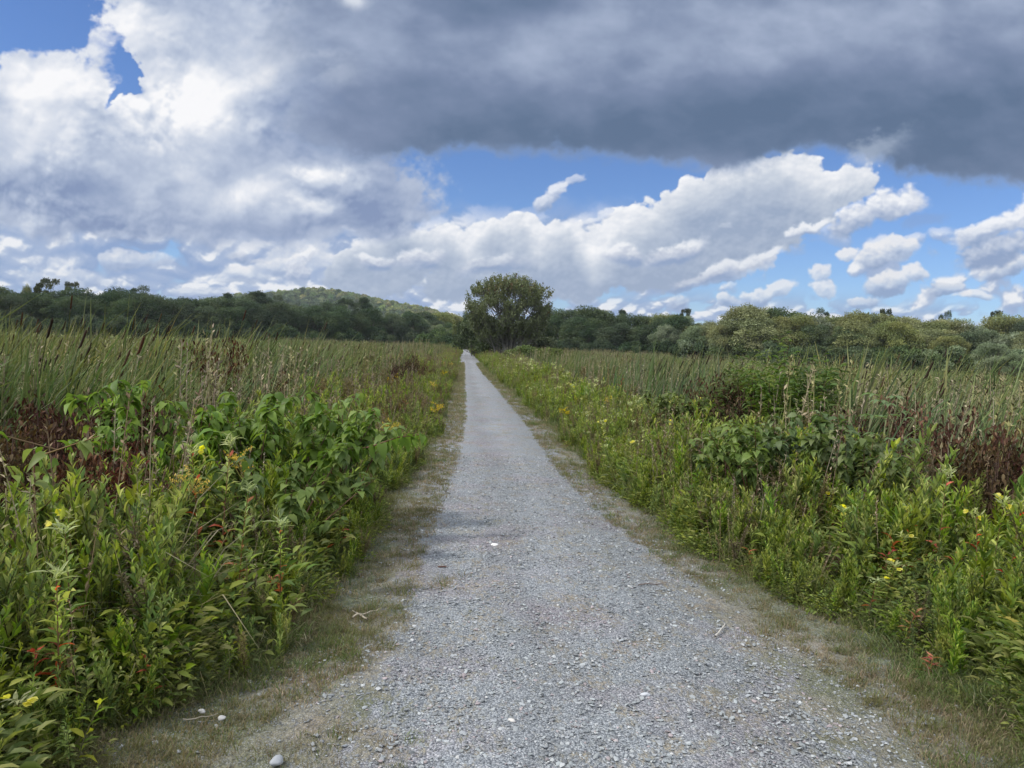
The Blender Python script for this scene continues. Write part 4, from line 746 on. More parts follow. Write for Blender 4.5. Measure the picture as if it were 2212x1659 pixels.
def verge(name, side, label, seed):
    rs = rsd(seed); P = []; SC = []; I = []
    def addp(n, y0, y1, w0, w1, ids, hf, jitter=.25, dens=None, gap=None):
        yy = y0+(y1-y0)*rs.uniform(0, 1, n)**(1.0 if y1 < 14 else 1.35); w = w0+(w1-w0)*rs.uniform(0, 1, n); x = (vegL(yy)-w-wob(yy, 1)+.09) if side < 0 else (vegR(yy)+w+wob(yy, 2)-.09)
        h = hf(w, yy)*rs.uniform(1-jitter, 1+jitter, n)*(1+.16*noise2(x, yy, 1.1, 8)); h = h*np.where((yy > 9), .92+.28*noise2(x, yy, .35, 11), 1); P.append(np.stack([x, yy, gz(x, yy)], 1)); SC.append(np.stack([np.maximum(h, .35), np.maximum(h, .35), h], 1)); I.append(np.array(ids)[rs.randint(0, len(ids), n)])
    # cover from the very edge
    addp(2600, 1.9, 14, .05, 1.6, [12, 13, 14], lambda w, y: .55+.35*np.clip(w, 0, 1)); addp(1700, 2.2, 14, .35, 3.6, [12, 13, 14], lambda w, y: 1.25+0*w)
    near = [0, 1, 2, 3, 0, 1, 2, 3, 4, 5, 6, 7, 8, 9, 0, 1, 2, 3, 4, 5, 6, 7, 8, 9, 0, 1, 2, 3, 22, 10, 20, 22, 23]
    addp(1700, 2.2, 9.5, .02, 1.0, near, lambda w, y: np.clip(.42+.5*w, .3, .95)); addp(2100, 2.4, 9.5, .7, 2.9, near, lambda w, y: np.clip(.80+.15*w, .3, 1.2), jitter=.4)
    # farther stretch
    ids = [0, 1, 2, 3, 7, 8, 9, 10, 11, 4, 5, 0, 1, 2, 3, 7, 8, 9, 10, 11] if side < 0 else [0, 1, 2, 3, 7, 8, 9, 10, 4, 15, 6, 0, 1, 2, 3, 7, 8, 9, 5, 10, 0, 1, 2, 3, 4, 5, 6, 7, 16, 0, 1, 2, 3]
    addp(5200, 9, 32, .0, 3.4, ids+[12, 13, 20, 22, 23, 22], lambda w, y: np.clip(.50+.35*w, .3, 1.25)); addp(6500, 30, 110, -.05, 3.6, ids+[20, 21, 22, 23, 23], lambda w, y: np.clip(.62+.38*w, .3, 1.35))
    addp(1600, 100, 175, -.3, 4.5, ids, lambda w, y: np.clip(.7+.4*w, .3, 1.3))
    addp(80 if side < 0 else 40, 12, 60, .5, 2.8, [18, 19], lambda w, y: 1.05+0*w); addp(34 if side < 0 else 8, 14, 70, .2, 1.8, [17], lambda w, y: .9+0*w)
    P = np.concatenate(P); SC = np.concatenate(SC); I = np.concatenate(I); n = len(P)
    A_ = np.degrees(np.arctan2(P[:, 0], P[:, 1])); D_ = np.hypot(P[:, 0], P[:, 1]); dark = ((A_ < -20) & (D_ > 4.9) & (D_ < 8.5)) | ((A_ > 33) & (D_ > 5.6) & (D_ < 7.6)); k = (np.abs(A_) < 62) & ~(dark & (rs.rand(n) < .82)) & ~(crowded(P[:, 0], P[:, 1]) & (SC[:, 2] > .45) & (rs.rand(n) < .9)); P, SC, I = P[k], SC[k], I[k]; n = len(P)
    src = [bpy.data.objects.new('clump', o.data) for o in VS]
    gn_scatter(name, P, np.stack([rs.normal(0, .10, n), rs.normal(.08, .10, n), rs.uniform(0, 6.28, n)], 1), SC, I, src, label)
# short turf on the margins of the gravel
SG_ = [tuft(520+q, 34, .06, h, c, .0035, (.4, 1.7)) for q, (h, c) in enumerate(((.05, TG), (.07, TG+TS[:1]), (.045, TS), (.06, TS+TG[:1]), (.12, TG)))]
rs = rsd(88); n = 150000; yy = 1.9+58*rs.uniform(0, 1, n)**2.3; lf = rs.rand(n) < .5; xx = np.where(lf, rs.uniform(-2.0, .1, n), rs.uniform(1.1, 3.1, n)); v0 = np.where(lf, vegL(yy)-.25, vegR(yy)+.25)
mk = straw_mask(xx, yy); inside = np.where(lf, xx > v0, xx < v0); dens = np.clip(mk-.25+.9*noise2(xx, yy, 2.6, 9), 0, 1)*np.clip(.35+.65*mk, 0, 1); edgeb = np.where(lf, xx-v0 < .85, v0-xx < .85); k = inside & (rs.rand(n) < np.where(edgeb, (.45+.55*dens)*np.clip(.75+.7*noise2(xx, yy, 1.9, 14), .25, 1), dens*.6))
xx, yy, mk, lf, v0 = xx[k], yy[k], mk[k], lf[k], v0[k]; n = len(xx); de = np.where(lf, xx-v0, v0-xx); gr = (rs.rand(n) < np.clip(np.where(lf, .85, 1.0)-de*1.15+.6*noise2(xx, yy, 3, 4), .06, .9)); idx = np.where(gr, np.where(rs.rand(n) < .25, 4, rs.randint(0, 2, n)), rs.randint(2, 4, n)); s = rs.uniform(.5, 1.2, n)*np.where(de < .35, 1.3, .85)*(1+np.clip(yy-8, 0, 40)*.03)
print('turf', n)
zz = .016+.035*np.sin(np.clip((xx+.9)/2.7, 0, 1)*math.pi)
gn_scatter('margin_turf', np.stack([xx, yy, zz-.003], 1), np.stack([rs.normal(0, .15, n), rs.normal(0, .15, n), rs.uniform(0, 6.28, n)], 1), np.stack([s, s, s], 1), idx, SG_, 'short trodden grass and straw along both margins of the gravel')
# loose gravel
def pebble(seed, col):
    rs = rsd(seed); import bmesh; b = bmesh.new(); bmesh.ops.create_icosphere(b, subdivisions=1, radius=1); V = np.array([v.co[:] for v in b.verts]); F = np.array([[v.index for v in f.verts] for f in b.faces]); b.free()
    V = V*(1+rs.normal(0, .16, (len(V), 1)))*np.array([1, rs.uniform(.6, .9), rs.uniform(.3, .5)]); return MB().add(V, F, col).build('clump', M_STONE, link=False, smooth=False)
M_STONE = foliage('stone', 0, .28, .8, .3)
PB = [pebble(540+q, c) for q, c in enumerate(((.27, .29, .30), (.21, .225, .235), (.33, .345, .35), (.15, .16, .17), (.40, .405, .40), (.28, .245, .25)))]
rs = rsd(91); n = 52000; yy = 2.2+8.5*rs.uniform(0, 1, n)**1.7; xx = rs.uniform(-1.7, 2.5, n); mk = straw_mask(xx, yy)+.5*noise2(xx, yy, 2.2, 6); k = rs.rand(n) < np.clip(1.1-mk*1.7, .05, 1); xx, yy = xx[k], yy[k]; n = len(xx)
s = np.exp(rs.normal(math.log(.0062), .42, n)); s = np.clip(s, .003, .015); idx = rs.choice(6, n, p=[.37, .28, .12, .13, .02, .08]); zz = .017+.035*np.sin(np.clip((xx+.9)/2.7, 0, 1)*math.pi)
gn_scatter('loose_gravel', np.stack([xx, yy, zz+s*.15], 1), np.stack([rs.normal(0, .25, n), rs.normal(0, .25, n), rs.uniform(0, 6.28, n)], 1), np.stack([s, s, s], 1), idx, PB, 'loose grey stone chips lying on the near part of the path')
# ------------------------------------------------------------------ single plants
def side_word(px): return 'left' if px < 1000 else 'right'
def ztop(px, py, Y): return at(px, py, Y)
def plant(pr, Hn, px, py, Y, label, cat, group=None, rz=None, wmin=.8, tilt=(0, 0)):
    T = at(px, py, Y); z0 = gnd(T[0], Y); h = max(.3, (T[2]-z0)/Hn)
    if cat == 'plant' and Y < 7 and 'withered' not in label: SPOTS.append((T[0], Y))
    w = max(wmin, min(h, 1.3)); r = place(pr, (T[0], Y, z0), random.uniform(0, 6.28) if rz is None else rz, (w, w, h), label, cat, group, tilt); return r
# evening primrose
def primrose(seed, nfl, red=.0, H=1.0):
    rs = rsd(seed); st = MB(); lv = MB(); fls = []; P = stalk_leaves(rs, st, lv, H, rs.uniform(.03, .14), 46, .13, .25, GRN*1.2, up=.75, stemc=(.15, .085, .04), r0=.006, red=red); top = P[-1]
    n = 16; a = rs.uniform(0, 6.28, n); D = np.stack([np.cos(a), np.sin(a), rs.uniform(.2, 1.7, n)], 1); leaves(lv, top+rs.normal(0, .015, (n, 3)), D, rs.uniform(.06, .11, n), .15, np.array([.38, .42, .20])*rs.uniform(.8, 1.2, (n, 1)), 'lance', .1, rs=rs)
    for q in range(3): z = rs.uniform(.55, .9)
    for q in range(nfl):
        fl = MB(); fls.append(fl)
        a = rs.uniform(0, 6.28); d = np.array([math.cos(a), math.sin(a), .5]); c = top+d*.06+np.array([0, 0, rs.uniform(-.05, .03)]); tube(st, [top-np.array([0, 0, .04]), c], [.003, .003], (.25, .28, .10), 4)
        for k in range(4):
            ph = k*math.pi/2+rs.uniform(-.2, .2); dd = nrm(d)*.7+.8*np.array([-math.sin(a)*math.cos(ph), math.cos(a)*math.cos(ph), math.sin(ph)]); leaves(fl, [c], [dd], .034, .95, (.72, .66, .10), 'petal', up=d, twist=.05, rs=rs)
    parts = [('stem', st.mesh('primrose_stem', M_STEM)), ('leaves', lv.mesh('primrose_leaves', M_LEAF))]
    for fl in fls: parts.append(('flower', fl.mesh('primrose_flower', M_PETAL)))
    return proto('evening_primrose', parts)
PRI = [primrose(800+q, nf, rd) for q, (nf, rd) in enumerate(((1, .1), (2, .35), (3, .0), (0, .2)))]
for px, py, Y, v, lab in [
    (164, 1088, 3.9, 0, 'evening primrose with one open yellow bloom facing left, in the weeds at left'), (157, 1118, 3.5, 0, 'evening primrose with a drooping yellow bloom just below the higher one at left'),
    (434, 945, 4.9, 1, 'tall evening primrose with a yellow bloom and pale buds before the big-leaved shrub'), (484, 932, 5.0, 3, 'tall evening primrose with white-green spreading buds, right of the blooming one'),
    (520, 1035, 4.4, 3, 'evening primrose with pale budding tip below the big-leaved shrub'), (740, 1038, 5.6, 3, 'reddish-stemmed evening primrose leaning over near the left path edge'), (75, 1512, 2.75, 2, 'pale flowering evening primrose lowest in the left corner of the photo'),
    (130, 1205, 3.1, 3, 'evening primrose with spiky white buds and reddish lower leaves at far left'), (610, 1110, 4.4, 3, 'leaning reddish stalk with narrow leaves, left of the path'),
    (1919, 1205, 4.6, 2, 'evening primrose with a cluster of large yellow blooms at right'), (1881, 1254, 4.4, 0, 'evening primrose with one bright yellow bloom hanging on pale buds, nearest the right path edge'), (1953, 1145, 4.9, 0, 'evening primrose with one small yellow bloom beside an orange-leaved stalk'),
    (1818, 1088, 5.4, 2, 'evening primrose with pale yellow tip in the middle of the right weeds'), (1985, 1086, 5.1, 1, 'evening primrose with greenish-yellow drooping blooms at right'), (2154, 1062, 4.9, 2, 'evening primrose with twin yellow blooms near the right photo edge'),
    (2122, 1097, 4.7, 1, 'evening primrose with a yellow bloom under the twin blooms near the right edge'), (2193, 1064, 4.7, 3, 'evening primrose with white bud tips touching the right photo edge'), (2037, 998, 5.3, 3, 'tallest budding evening primrose standing above the right weeds'),
    (1790, 1050, 5.8, 1, 'evening primrose with a cream bloom, left of the tallest budding one'), (1447, 905, 11, 2, 'evening primrose cluster with pale flowers halfway along the right verge'), (1232, 828, 17, 2, 'far evening primrose with pale yellow tips by the right path edge'),
    (1500, 852, 12, 1, 'far evening primrose with cream tips below the marsh edge at right'), (1370, 950, 8.6, 2, 'evening primrose with lime-yellow tips leaning to the path at right'), (1310, 905, 10.5, 2, 'bright lime-flowered evening primrose nearer the right path edge'), (1595, 940, 8.2, 1, 'evening primrose with yellow flower before the dark leafy shrub at right')]:
    plant(PRI[v], 1.06, px, py, Y, lab, 'plant', 'evening primroses', wmin=.85)
# red and orange leaved stalks
REDL = np.array([(.40, .12, .06), (.32, .08, .045), (.42, .19, .08), (.12, .15, .03), (.30, .10, .04)])
def redstalk(seed, n=16, H=.55, L=.10): return P2('red_leaved_stalk', weed_proto(seed, H, n, L, .24, REDL, stems=1, up=.6, stemc=(.20, .06, .03), start=.2, taper=False))
RS_ = [redstalk(820), redstalk(821, 20), redstalk(822, 11)]
for px, py, Y, v, lab in [
    (1962, 1288, 4.05, 1, 'bushy stalk of coral-red willow-like leaves at the edge of the right weeds'), (2012, 1400, 3.65, 0, 'orange-tinged low stalk in front of the coral-red one at right'), (1624, 1162, 5.4, 2, 'small stalk with two orange leaves by the right path edge'),
    (1946, 1118, 5.0, 2, 'upright orange-red stalk behind the yellow blooms at right'), (1915, 1158, 4.9, 2, 'short orange stalk left of the upright orange-red one'), (2052, 1150, 4.9, 0, 'dark-stemmed stalk with salmon leaves at its middle, at right'),
    (578, 1215, 4.5, 2, 'thin stalk with bright coral leaves near the left path edge'), (72, 1330, 3.1, 2, 'stalk with one crimson leaf at the far left'), (145, 1290, 3.2, 0, 'stalk with dull orange-brown leaves at the left'), (334, 1385, 3.25, 2, 'dark maroon leafed stalk low in the left weeds'),
    (703, 1165, 5.3, 2, 'small magenta-tipped stalk low beside the left path edge'), (1487, 880, 10.5, 0, 'orange-red stalk standing in the right marsh edge'), (1226, 955, 12, 2, 'rusty stalk at the right path edge in the distance'), (2150, 1400, 3.8, 2, 'rust-coloured stalk low near the right photo edge')]:
    plant(RS_[v], .58, px, py, Y, lab, 'plant', 'red and orange leaved stalks', wmin=.8)
YL = P2('yellow_leaved_stalk', weed_proto(830, .45, 12, .11, .26, np.array([(.42, .40, .06), (.30, .34, .05), (.16, .22, .04)]), stems=1, up=.6, start=.25, taper=False))
for px, py, Y, lab in [(452, 1345, 3.85, 'stalk with clear yellow leaves drooping at the left weed edge'), (165, 1500, 2.8, 'low stalk with yellow leaf in the bottom left weeds'), (2208, 1225, 3.7, 'lime-yellow leafy stalk cut by the right photo edge'), (100, 1255, 3.2, 'stalk with one yellow leaf at the far left'), (480, 1440, 3.75, 'tiny yellow-leaved sprig at the weed foot on the left')]:
    plant(YL, .47, px, py, Y, lab, 'plant', None, wmin=.8)
# goldenrod
def goldenrod(seed):
    rs = rsd(seed); st, lv = weed_proto(seed, .85, 48, .075, .16, GRN, stems=1); fl = MB(); top = np.array([0, 0, .8])
    for q in range(11):
        a = rs.uniform(0, 6.28); z = rs.uniform(-.08, .1); tip = top+np.array([.13*math.cos(a), .13*math.sin(a), z+.05]); m_ = top+np.array([.07*math.cos(a), .07*math.sin(a), z+.05]); tube(fl, [top+(0, 0, z-.04), m_, tip], [.003, .003, .002], (.25, .25, .05), 3)
        t = rs.uniform(.2, 1, (26, 1)); C = (top+(0, 0, z))*(1-t)+tip*t; leaves(fl, C+rs.normal(0, .006, (26, 3))+(0, 0, .01), rs.normal(0, 1, (26, 3))+(0, 0, 1), .018, .6, np.array([.62, .44, .03])*rs.uniform(.7, 1.2, (26, 1)), 'quad', rs=rs)
    return proto('goldenrod', [('stem', st.mesh('goldenrod_stem', M_STEM)), ('leaves', lv.mesh('goldenrod_leaves', M_LEAF)), ('flower_plume', fl.mesh('goldenrod_plume', M_PETAL))])
GD = [goldenrod(840), goldenrod(841)]
for px, py, Y, lab in [(411, 1012, 4.7, 'goldenrod with a small yellow plume among the left weeds'), (945, 868, 11, 'goldenrod with bright yellow sprays arching over the left path edge'), (520, 968, 5.4, 'goldenrod with a faded greenish plume under the big-leaved shrub'), (845, 905, 8.5, 'goldenrod with dull yellow spray left of the bright one'), (975, 782, 34, 'far goldenrod glowing yellow near the left path edge'), (960, 800, 26, 'goldenrod with orange-yellow tip midway down the left verge'),
                       (935, 822, 19, 'small goldenrod behind the bright arching one on the left verge'), (1220, 880, 13, 'pale goldenrod on the right verge in the middle distance'), (1760, 915, 8.5, 'faded goldenrod rising behind the dark leafy shrub at right')]:
    plant(GD[random.randint(0, 1)], .95, px, py, Y, lab, 'plant', 'goldenrods', wmin=.8)
# big-leaved dogwood-like shrubs
def dogwood(seed, H=1.3, W_=.6, col=((.14, .21, .045), (.18, .25, .055), (.11, .18, .04)), nst=9, L=.115, kind='ovate', per=15, droop=.35):
    rs = rsd(seed); st = MB(); lv = MB(); col = np.array(col)
    for q in range(nst):
        a = rs.uniform(0, 6.28); out = W_*rs.uniform(.1, 1); h = H*rs.uniform(.72, 1.02); t = np.linspace(0, 1, 6); P = np.stack([.06*math.cos(a)+out*math.cos(a)*t**1.5, .06*math.sin(a)+out*math.sin(a)*t**1.5, -.04+h*t], 1); tube(st, P, np.linspace(.008, .003, 6), (.13, .07, .05), 5)
        for b in range(4):
            tb = rs.uniform(.35, 1); s = np.array([np.interp(tb, t, P[:, k]) for k in range(3)]); e = s+np.array([rs.normal(0, .13), rs.normal(0, .13), rs.uniform(.03, .22)]) if b else P[-1]; s = s if b else P[-2]
            if b: tube(st, [s, e], [.004, .002], (.15, .10, .05), 4)
            n = per; tt = rs.uniform(.05, 1.05, n)[:, None]; C = s+(e-s)*tt; an = rs.uniform(0, 6.28, n); D = np.stack([np.cos(an), np.sin(an), rs.uniform(-.75, .25, n)], 1)
            leaves(lv, C, D, L*rs.uniform(.6, 1.15, n), rs.uniform(.52, .66, n), col[rs.randint(0, len(col), n)]*rs.uniform(.75, 1.25, (n, 1)), kind, droop, rs=rs, twist=.3)
    return P2('leafy_shrub', (st, lv), lm=M_SHRUB)
DW = [dogwood(850), dogwood(851, nst=7), dogwood(852, W_=.75)]; DWR = [dogwood(855, col=((.105, .155, .042), (.13, .18, .05), (.15, .20, .065)), droop=.1), dogwood(856, col=((.105, .155, .042), (.13, .18, .05), (.17, .21, .075)), W_=.5, droop=.1)]
for px, py, Y, v, lab in [(320, 850, 6.6, 0, 'big-leaved green shrub at the left end of the leafy row, touching the dark red plants'), (395, 872, 6.1, 2, 'big-leaved green shrub, second from the left in the leafy row'), (470, 855, 6.9, 1, 'big-leaved green shrub with the tallest shoot of the left row'), (548, 872, 6.3, 0, 'big-leaved green shrub in the middle of the left row, behind the pale primrose'),
                          (618, 885, 6.2, 2, 'big-leaved green shrub right of the middle of the left row'), (690, 880, 6.4, 1, 'big-leaved green shrub with drooping rounded leaves, second from the right end of the left row'), (748, 872, 6.6, 0, 'big-leaved green shrub at the right end of the left row, over the path edge'), (600, 985, 5.2, 2, 'lower leafy shrub in front of the left row')]:
    plant(DW[v], 1.25, px, py, Y, lab, 'shrub', 'big-leaved shrubs left of the path', wmin=.9)
for px, py, Y, v, lab in [(1590, 935, 6.9, 1, 'dark green leafy shrub at the left end of the right-hand row'), (1650, 910, 6.4, 0, 'dark green leafy shrub, second from the left in the right-hand row'), (1715, 905, 6.6, 1, 'dark green leafy shrub, tallest in the right-hand row'), (1780, 925, 6.3, 0, 'dark green leafy shrub in the middle of the right-hand row'), (1850, 945, 6.2, 1, 'dark green leafy shrub right of the middle in the right-hand row'), (1925, 955, 6.4, 0, 'dark green leafy shrub at the right end of the right-hand row'),
                          (1440, 855, 12, 1, 'dark leafy shrub farther off by the marsh on the right'), (1500, 848, 12.5, 0, 'farther dark leafy shrub beside the distant dark one on the right')]:
    plant(DWR[v], 1.25, px, py, Y, lab, 'shrub', 'dark leafy shrubs right of the path', wmin=.85)
# arching branch with heart leaves hanging in pairs, reaching over the path edge
def arch_branch():
    rs = rsd(860); st = MB(); lv = MB(); P = np.array([[-.5, 0, .0], [-.42, 0, .38], [-.2, 0, .56], [.0, 0, .60], [.16, 0, .66], [.30, 0, .68]]); tube(st, P, np.linspace(.008, .003, 6), (.14, .08, .05), 5); t = np.linspace(0, 1, 6)
    tt = np.repeat(np.linspace(.25, 1, 15), 2); C = np.stack([np.interp(tt, t, P[:, k]) for k in range(3)], 1); s = np.tile([-1, 1], 15); D = np.stack([rs.normal(.1, .35, 30), s*.7+rs.normal(0, .3, 30), rs.normal(-.6, .3, 30)], 1); leaves(lv, C, D, rs.uniform(.06, .10, 30), .68, np.array([.15, .22, .045])*rs.uniform(.8, 1.2, (30, 1)), 'heart', .3, rs=rs, twist=.5); return P2('arching_branch', (st, lv), lm=M_SHRUB)
plant(arch_branch(), .62, 800, 958, 6.0, 'arching branch with rows of hanging heart-shaped leaves over the left path edge', 'branch', None, rz=.1)
HL = dogwood(862, H=.85, W_=.14, nst=2, L=.075, kind='heart', per=4, col=((.15, .22, .04), (.19, .26, .06)), droop=.5)
plant(HL, .85, 85, 960, 3.9, 'pale green heart-leaved sapling at the left in front of the dark red plants', 'sapling', None, wmin=1.0); plant(HL, .85, 30, 935, 4.6, 'single broad heart-shaped leafed shoot by the left photo edge', 'sapling', None, wmin=.8)
def compound(seed, H=.5):
    rs = rsd(seed); st = MB(); lv = MB()
    for q in range(15):
        a = q*.7+rs.uniform(-.5, .5); r = rs.uniform(.06, .20); P = np.array([[0, 0, -.02], [r*.35*math.cos(a), r*.35*math.sin(a), H*.75], [r*math.cos(a), r*math.sin(a), H*rs.uniform(.85, 1.05)], [r*1.35*math.cos(a), r*1.35*math.sin(a), H*rs.uniform(.55, 1.1)]]); tube(st, P, [.005, .004, .003, .002], (.14, .12, .05), 4)
        n = 14; tt = np.repeat(np.linspace(.45, 1, n//2), 2); C = np.stack([np.interp(tt, [0, .35, .7, 1], P[:, k]) for k in range(3)], 1); s = np.tile([-1, 1], n//2); D = np.stack([-math.sin(a)*s+.5*math.cos(a), math.cos(a)*s+.5*math.sin(a), np.full(n, -.1)], 1); leaves(lv, C, D+rs.normal(0, .35, (n, 3)), rs.uniform(.035, .065, n), .42, np.array([.15, .21, .045])*rs.uniform(.75, 1.25, (n, 1)), 'lance', .4, rs=rs, twist=.2)
    return P2('compound_leaf_shrub', (st, lv), lm=M_SHRUB)
CP = [compound(864), compound(865)]
for q, (px, py, Y) in enumerate([(20, 1040, 4.3), (110, 1060, 4.5), (215, 1045, 4.8), (290, 1070, 4.7), (340, 1040, 5.0)]):
    plant(CP[q % 2], .55, px, py, Y, 'low paired-leaf shrub, %s' % ['yellow-green, at the left photo edge', 'second from the photo edge under the heart-leaved sapling', 'below the dark red plants', 'right of the one below the dark red plants', 'touching the foot of the leafy row', 'lowest one at the left edge', 'beside the yellow primroses at left', 'just left of the goldenrod'][q], 'shrub', 'low shrubs with paired leaflets', wmin=.9)
# dead dark-red plants
def deadred(seed, H=1.2, col=((.058, .024, .015), (.085, .042, .024), (.038, .019, .012), (.125, .075, .042)), nst=14, W_=.35):
    rs = rsd(seed); st = MB(); lv = MB(); col = np.array(col)
    for q in range(nst):
        a = rs.uniform(0, 6.28); out = W_*rs.uniform(.1, 1); h = H*rs.uniform(.7, 1.04); t = np.linspace(0, 1, 6); P = np.stack([out*math.cos(a)*t, out*math.sin(a)*t, -.04+h*t], 1); tube(st, P, np.linspace(.006, .003, 6), (.09, .055, .04), 4)
        n = 140; tt = rs.uniform(.2, 1.02, n)[:, None]; C = np.stack([np.interp(tt[:, 0], t, P[:, k]) for k in range(3)], 1)+rs.normal(0, .05, (n, 3)); D = np.stack([rs.normal(0, .5, n), rs.normal(0, .5, n), rs.uniform(-1, -.1, n)], 1); leaves(lv, C, D, rs.uniform(.025, .055, n), .46, col[rs.randint(0, len(col), n)]*rs.uniform(.6, 1.4, (n, 1)), 'lance', .3, rs=rs, twist=.8)
    return P2('withered_plant', (st, lv), lm=M_DEAD)
DR = [deadred(870), deadred(871, W_=.5), deadred(872, nst=10, col=((.075, .042, .022), (.11, .072, .038), (.05, .028, .016), (.06, .028, .018)))]
for px, py, Y, v, lab in [(205, 858, 7.2, 1, 'wine-red withered plant behind the left end of the leafy row'), (262, 838, 7.6, 0, 'tallest wine-red withered plant touching the leafy row at left'), (255, 905, 6.2, 1, 'dark maroon withered plant low in the shaded gap at left'), (165, 925, 5.6, 0, 'dark maroon withered plant in the shaded gap under the heart-leaved sapling'), (115, 870, 7.0, 2, 'rust-brown withered plant left of the wine-red ones'),
                          (55, 905, 6.2, 2, 'orange-brown withered plant near the left photo edge'), (5, 930, 5.6, 2, 'brown withered plant cut by the left photo edge'), (210, 965, 5.1, 1, 'near-black withered plant at the foot of the shaded gap'), (95, 985, 4.8, 0, 'dark withered plant behind the low paired-leaf shrubs at left'), (290, 975, 5.2, 0, 'dark withered plant under the left end of the leafy row'),
                          (487, 735, 12.5, 1, 'brown-black withered plant standing above the cattails at left'), (455, 830, 10, 0, 'withered reddish plant among the reeds behind the leafy row'), (600, 800, 12, 0, 'dull maroon withered plant in the reeds above the leafy row'), (875, 768, 23, 1, 'rusty red withered plant near the far left verge'), (850, 782, 20, 2, 'rust-coloured withered plant before the far rusty red one'), (905, 770, 26, 0, 'small dark red withered plant right of the far rusty red one'),
                          (150, 850, 8.0, 1, 'dark maroon withered plant before the cattails, left of the wine-red ones'), (60, 862, 8.1, 0, 'maroon withered plant before the cattails near the left photo edge'), (290, 845, 8.0, 0, 'maroon withered plant directly behind the leafy row at its left end'), (110, 900, 6.6, 1, 'broad wine-dark withered plant in the middle of the left dark patch'), (180, 890, 6.5, 1, 'broad maroon withered plant at the centre right of the left dark patch'),
                          (2140, 890, 6.8, 2, 'large brown-red withered plant at the right, left of the edge one'), (2198, 900, 6.6, 2, 'brown-red withered plant cut by the right photo edge'), (2085, 925, 6.6, 2, 'brown-red withered plant, left part of the group at the right edge'), (2165, 965, 5.9, 0, 'maroon withered plant low in front of the right-edge group'), (2025, 868, 7.8, 1, 'purple-brown withered plant right of the pale maple-like sapling'), (1545, 808, 12, 1, 'brick-red withered plant below the green bush at right'),
                          (1600, 825, 11, 0, 'wine-red withered plant in dry reeds below the green bush'), (1960, 850, 9, 0, 'small dark withered plant in the reeds behind the pale sapling'), (1850, 880, 8.4, 0, 'dull purple withered plant in the dry reeds above the right-hand leafy row')]:
    plant(DR[v], 1.2, px, py, Y, lab, 'plant', 'withered dark-red plants', wmin=.75)
# pale maple-like sapling, fine yellow-green bush
def lobed():
    rs = rsd(880); st = MB(); lv = MB(); P = np.array([[0, 0, -.03], [.02, 0, .5], [.0, .02, 1.0], [.03, 0, 1.3]]); tube(st, P, [.009, .007, .005, .003], (.14, .12, .07), 5)
    for q in range(22):
        t = rs.uniform(.3, 1); a = rs.uniform(0, 6.28); c = np.array([np.interp(t, [0, .4, .77, 1], P[:, k]) for k in range(3)]); d = np.array([math.cos(a), math.sin(a), .15]); e = c+d*.12; tube(st, [c, e], [.002, .0015], (.16, .13, .08), 3)
        s = np.array([-math.sin(a), math.cos(a), 0]); leaves(lv, np.repeat(e[None], 5, 0), [d, d+.8*s, d-.8*s, s-.2*d, -s-.2*d], np.array([.12, .10, .10, .07, .07])*rs.uniform(.7, 1.1), .42, np.array([.17, .24, .12])*rs.uniform(.8, 1.2), 'lance', .2, rs=rs, twist=.15)
    return P2('maple_sapling', (st, lv), lm=M_SHRUB)
plant(lobed(), 1.3, 1922, 858, 6.6, 'pale grey-green maple-like sapling behind the right-hand leafy row', 'sapling', None, wmin=.9)
FB = [P2('feathery_bush', weed_proto(885, .9, 90, .055, .16, np.array([(.16, .20, .04), (.13, .17, .035)]), stems=9, spread=.14))]
plant(FB[0], .9, 1990, 905, 6.2, 'yellow-green feathery bush left of the brown-red plants at right', 'bush', None); plant(FB[0], .9, 2100, 1010, 5.6, 'feathery green bush in front of the brown-red plants at right', 'bush', None)
# green bushes standing in the right marsh
def marsh_bush(seed):
    rs = rsd(seed); st = MB(); lv = MB()
    for q in range(20):
        a = rs.uniform(0, 6.28); out = rs.uniform(.1, 1.0); h = 2.1*rs.uniform(.6, 1.0)*(1-.25*out); t = np.linspace(0, 1, 6); P = np.stack([out*math.cos(a)*t, out*math.sin(a)*t, h*t], 1); tube(st, P, np.linspace(.014, .004, 6), (.12, .09, .06), 4)
        n = 190; tt = rs.uniform(.3, 1.03, n)**.7; C = np.stack([np.interp(tt, t, P[:, k]) for k in range(3)], 1)+rs.normal(0, .09, (n, 3)); an = rs.uniform(0, 6.28, n); leaves(lv, C, np.stack([np.cos(an), np.sin(an), rs.uniform(-.2, .8, n)], 1), rs.uniform(.07, .15, n), .32, np.array([(.07, .125, .03), (.09, .15, .035), (.13, .175, .045)])[rs.randint(0, 3, n)]*rs.uniform(.75, 1.25, (n, 1)), 'lance', .3, rs=rs)
    return P2('marsh_bush', (st, lv))
MBU = [marsh_bush(890), marsh_bush(891)]
for px, py, Y, v, lab in [(1705, 740, 11.5, 0, 'green bush standing above the reeds at right, tallest of its clump'), (1640, 760, 11.8, 1, 'green bush in the reeds at right, left of the tallest'), (1585, 775, 12.2, 0, 'olive green bush at the left end of the clump in the right reeds'), (1755, 752, 11.2, 1, 'green bush at the right end of the clump in the right reeds'), (1670, 772, 10.8, 1, 'green bush at the front of the clump in the right reeds')]:
    plant(MBU[v], 2.1, px, py, Y, lab, 'bush', 'bush clump in the right marsh', wmin=.95)
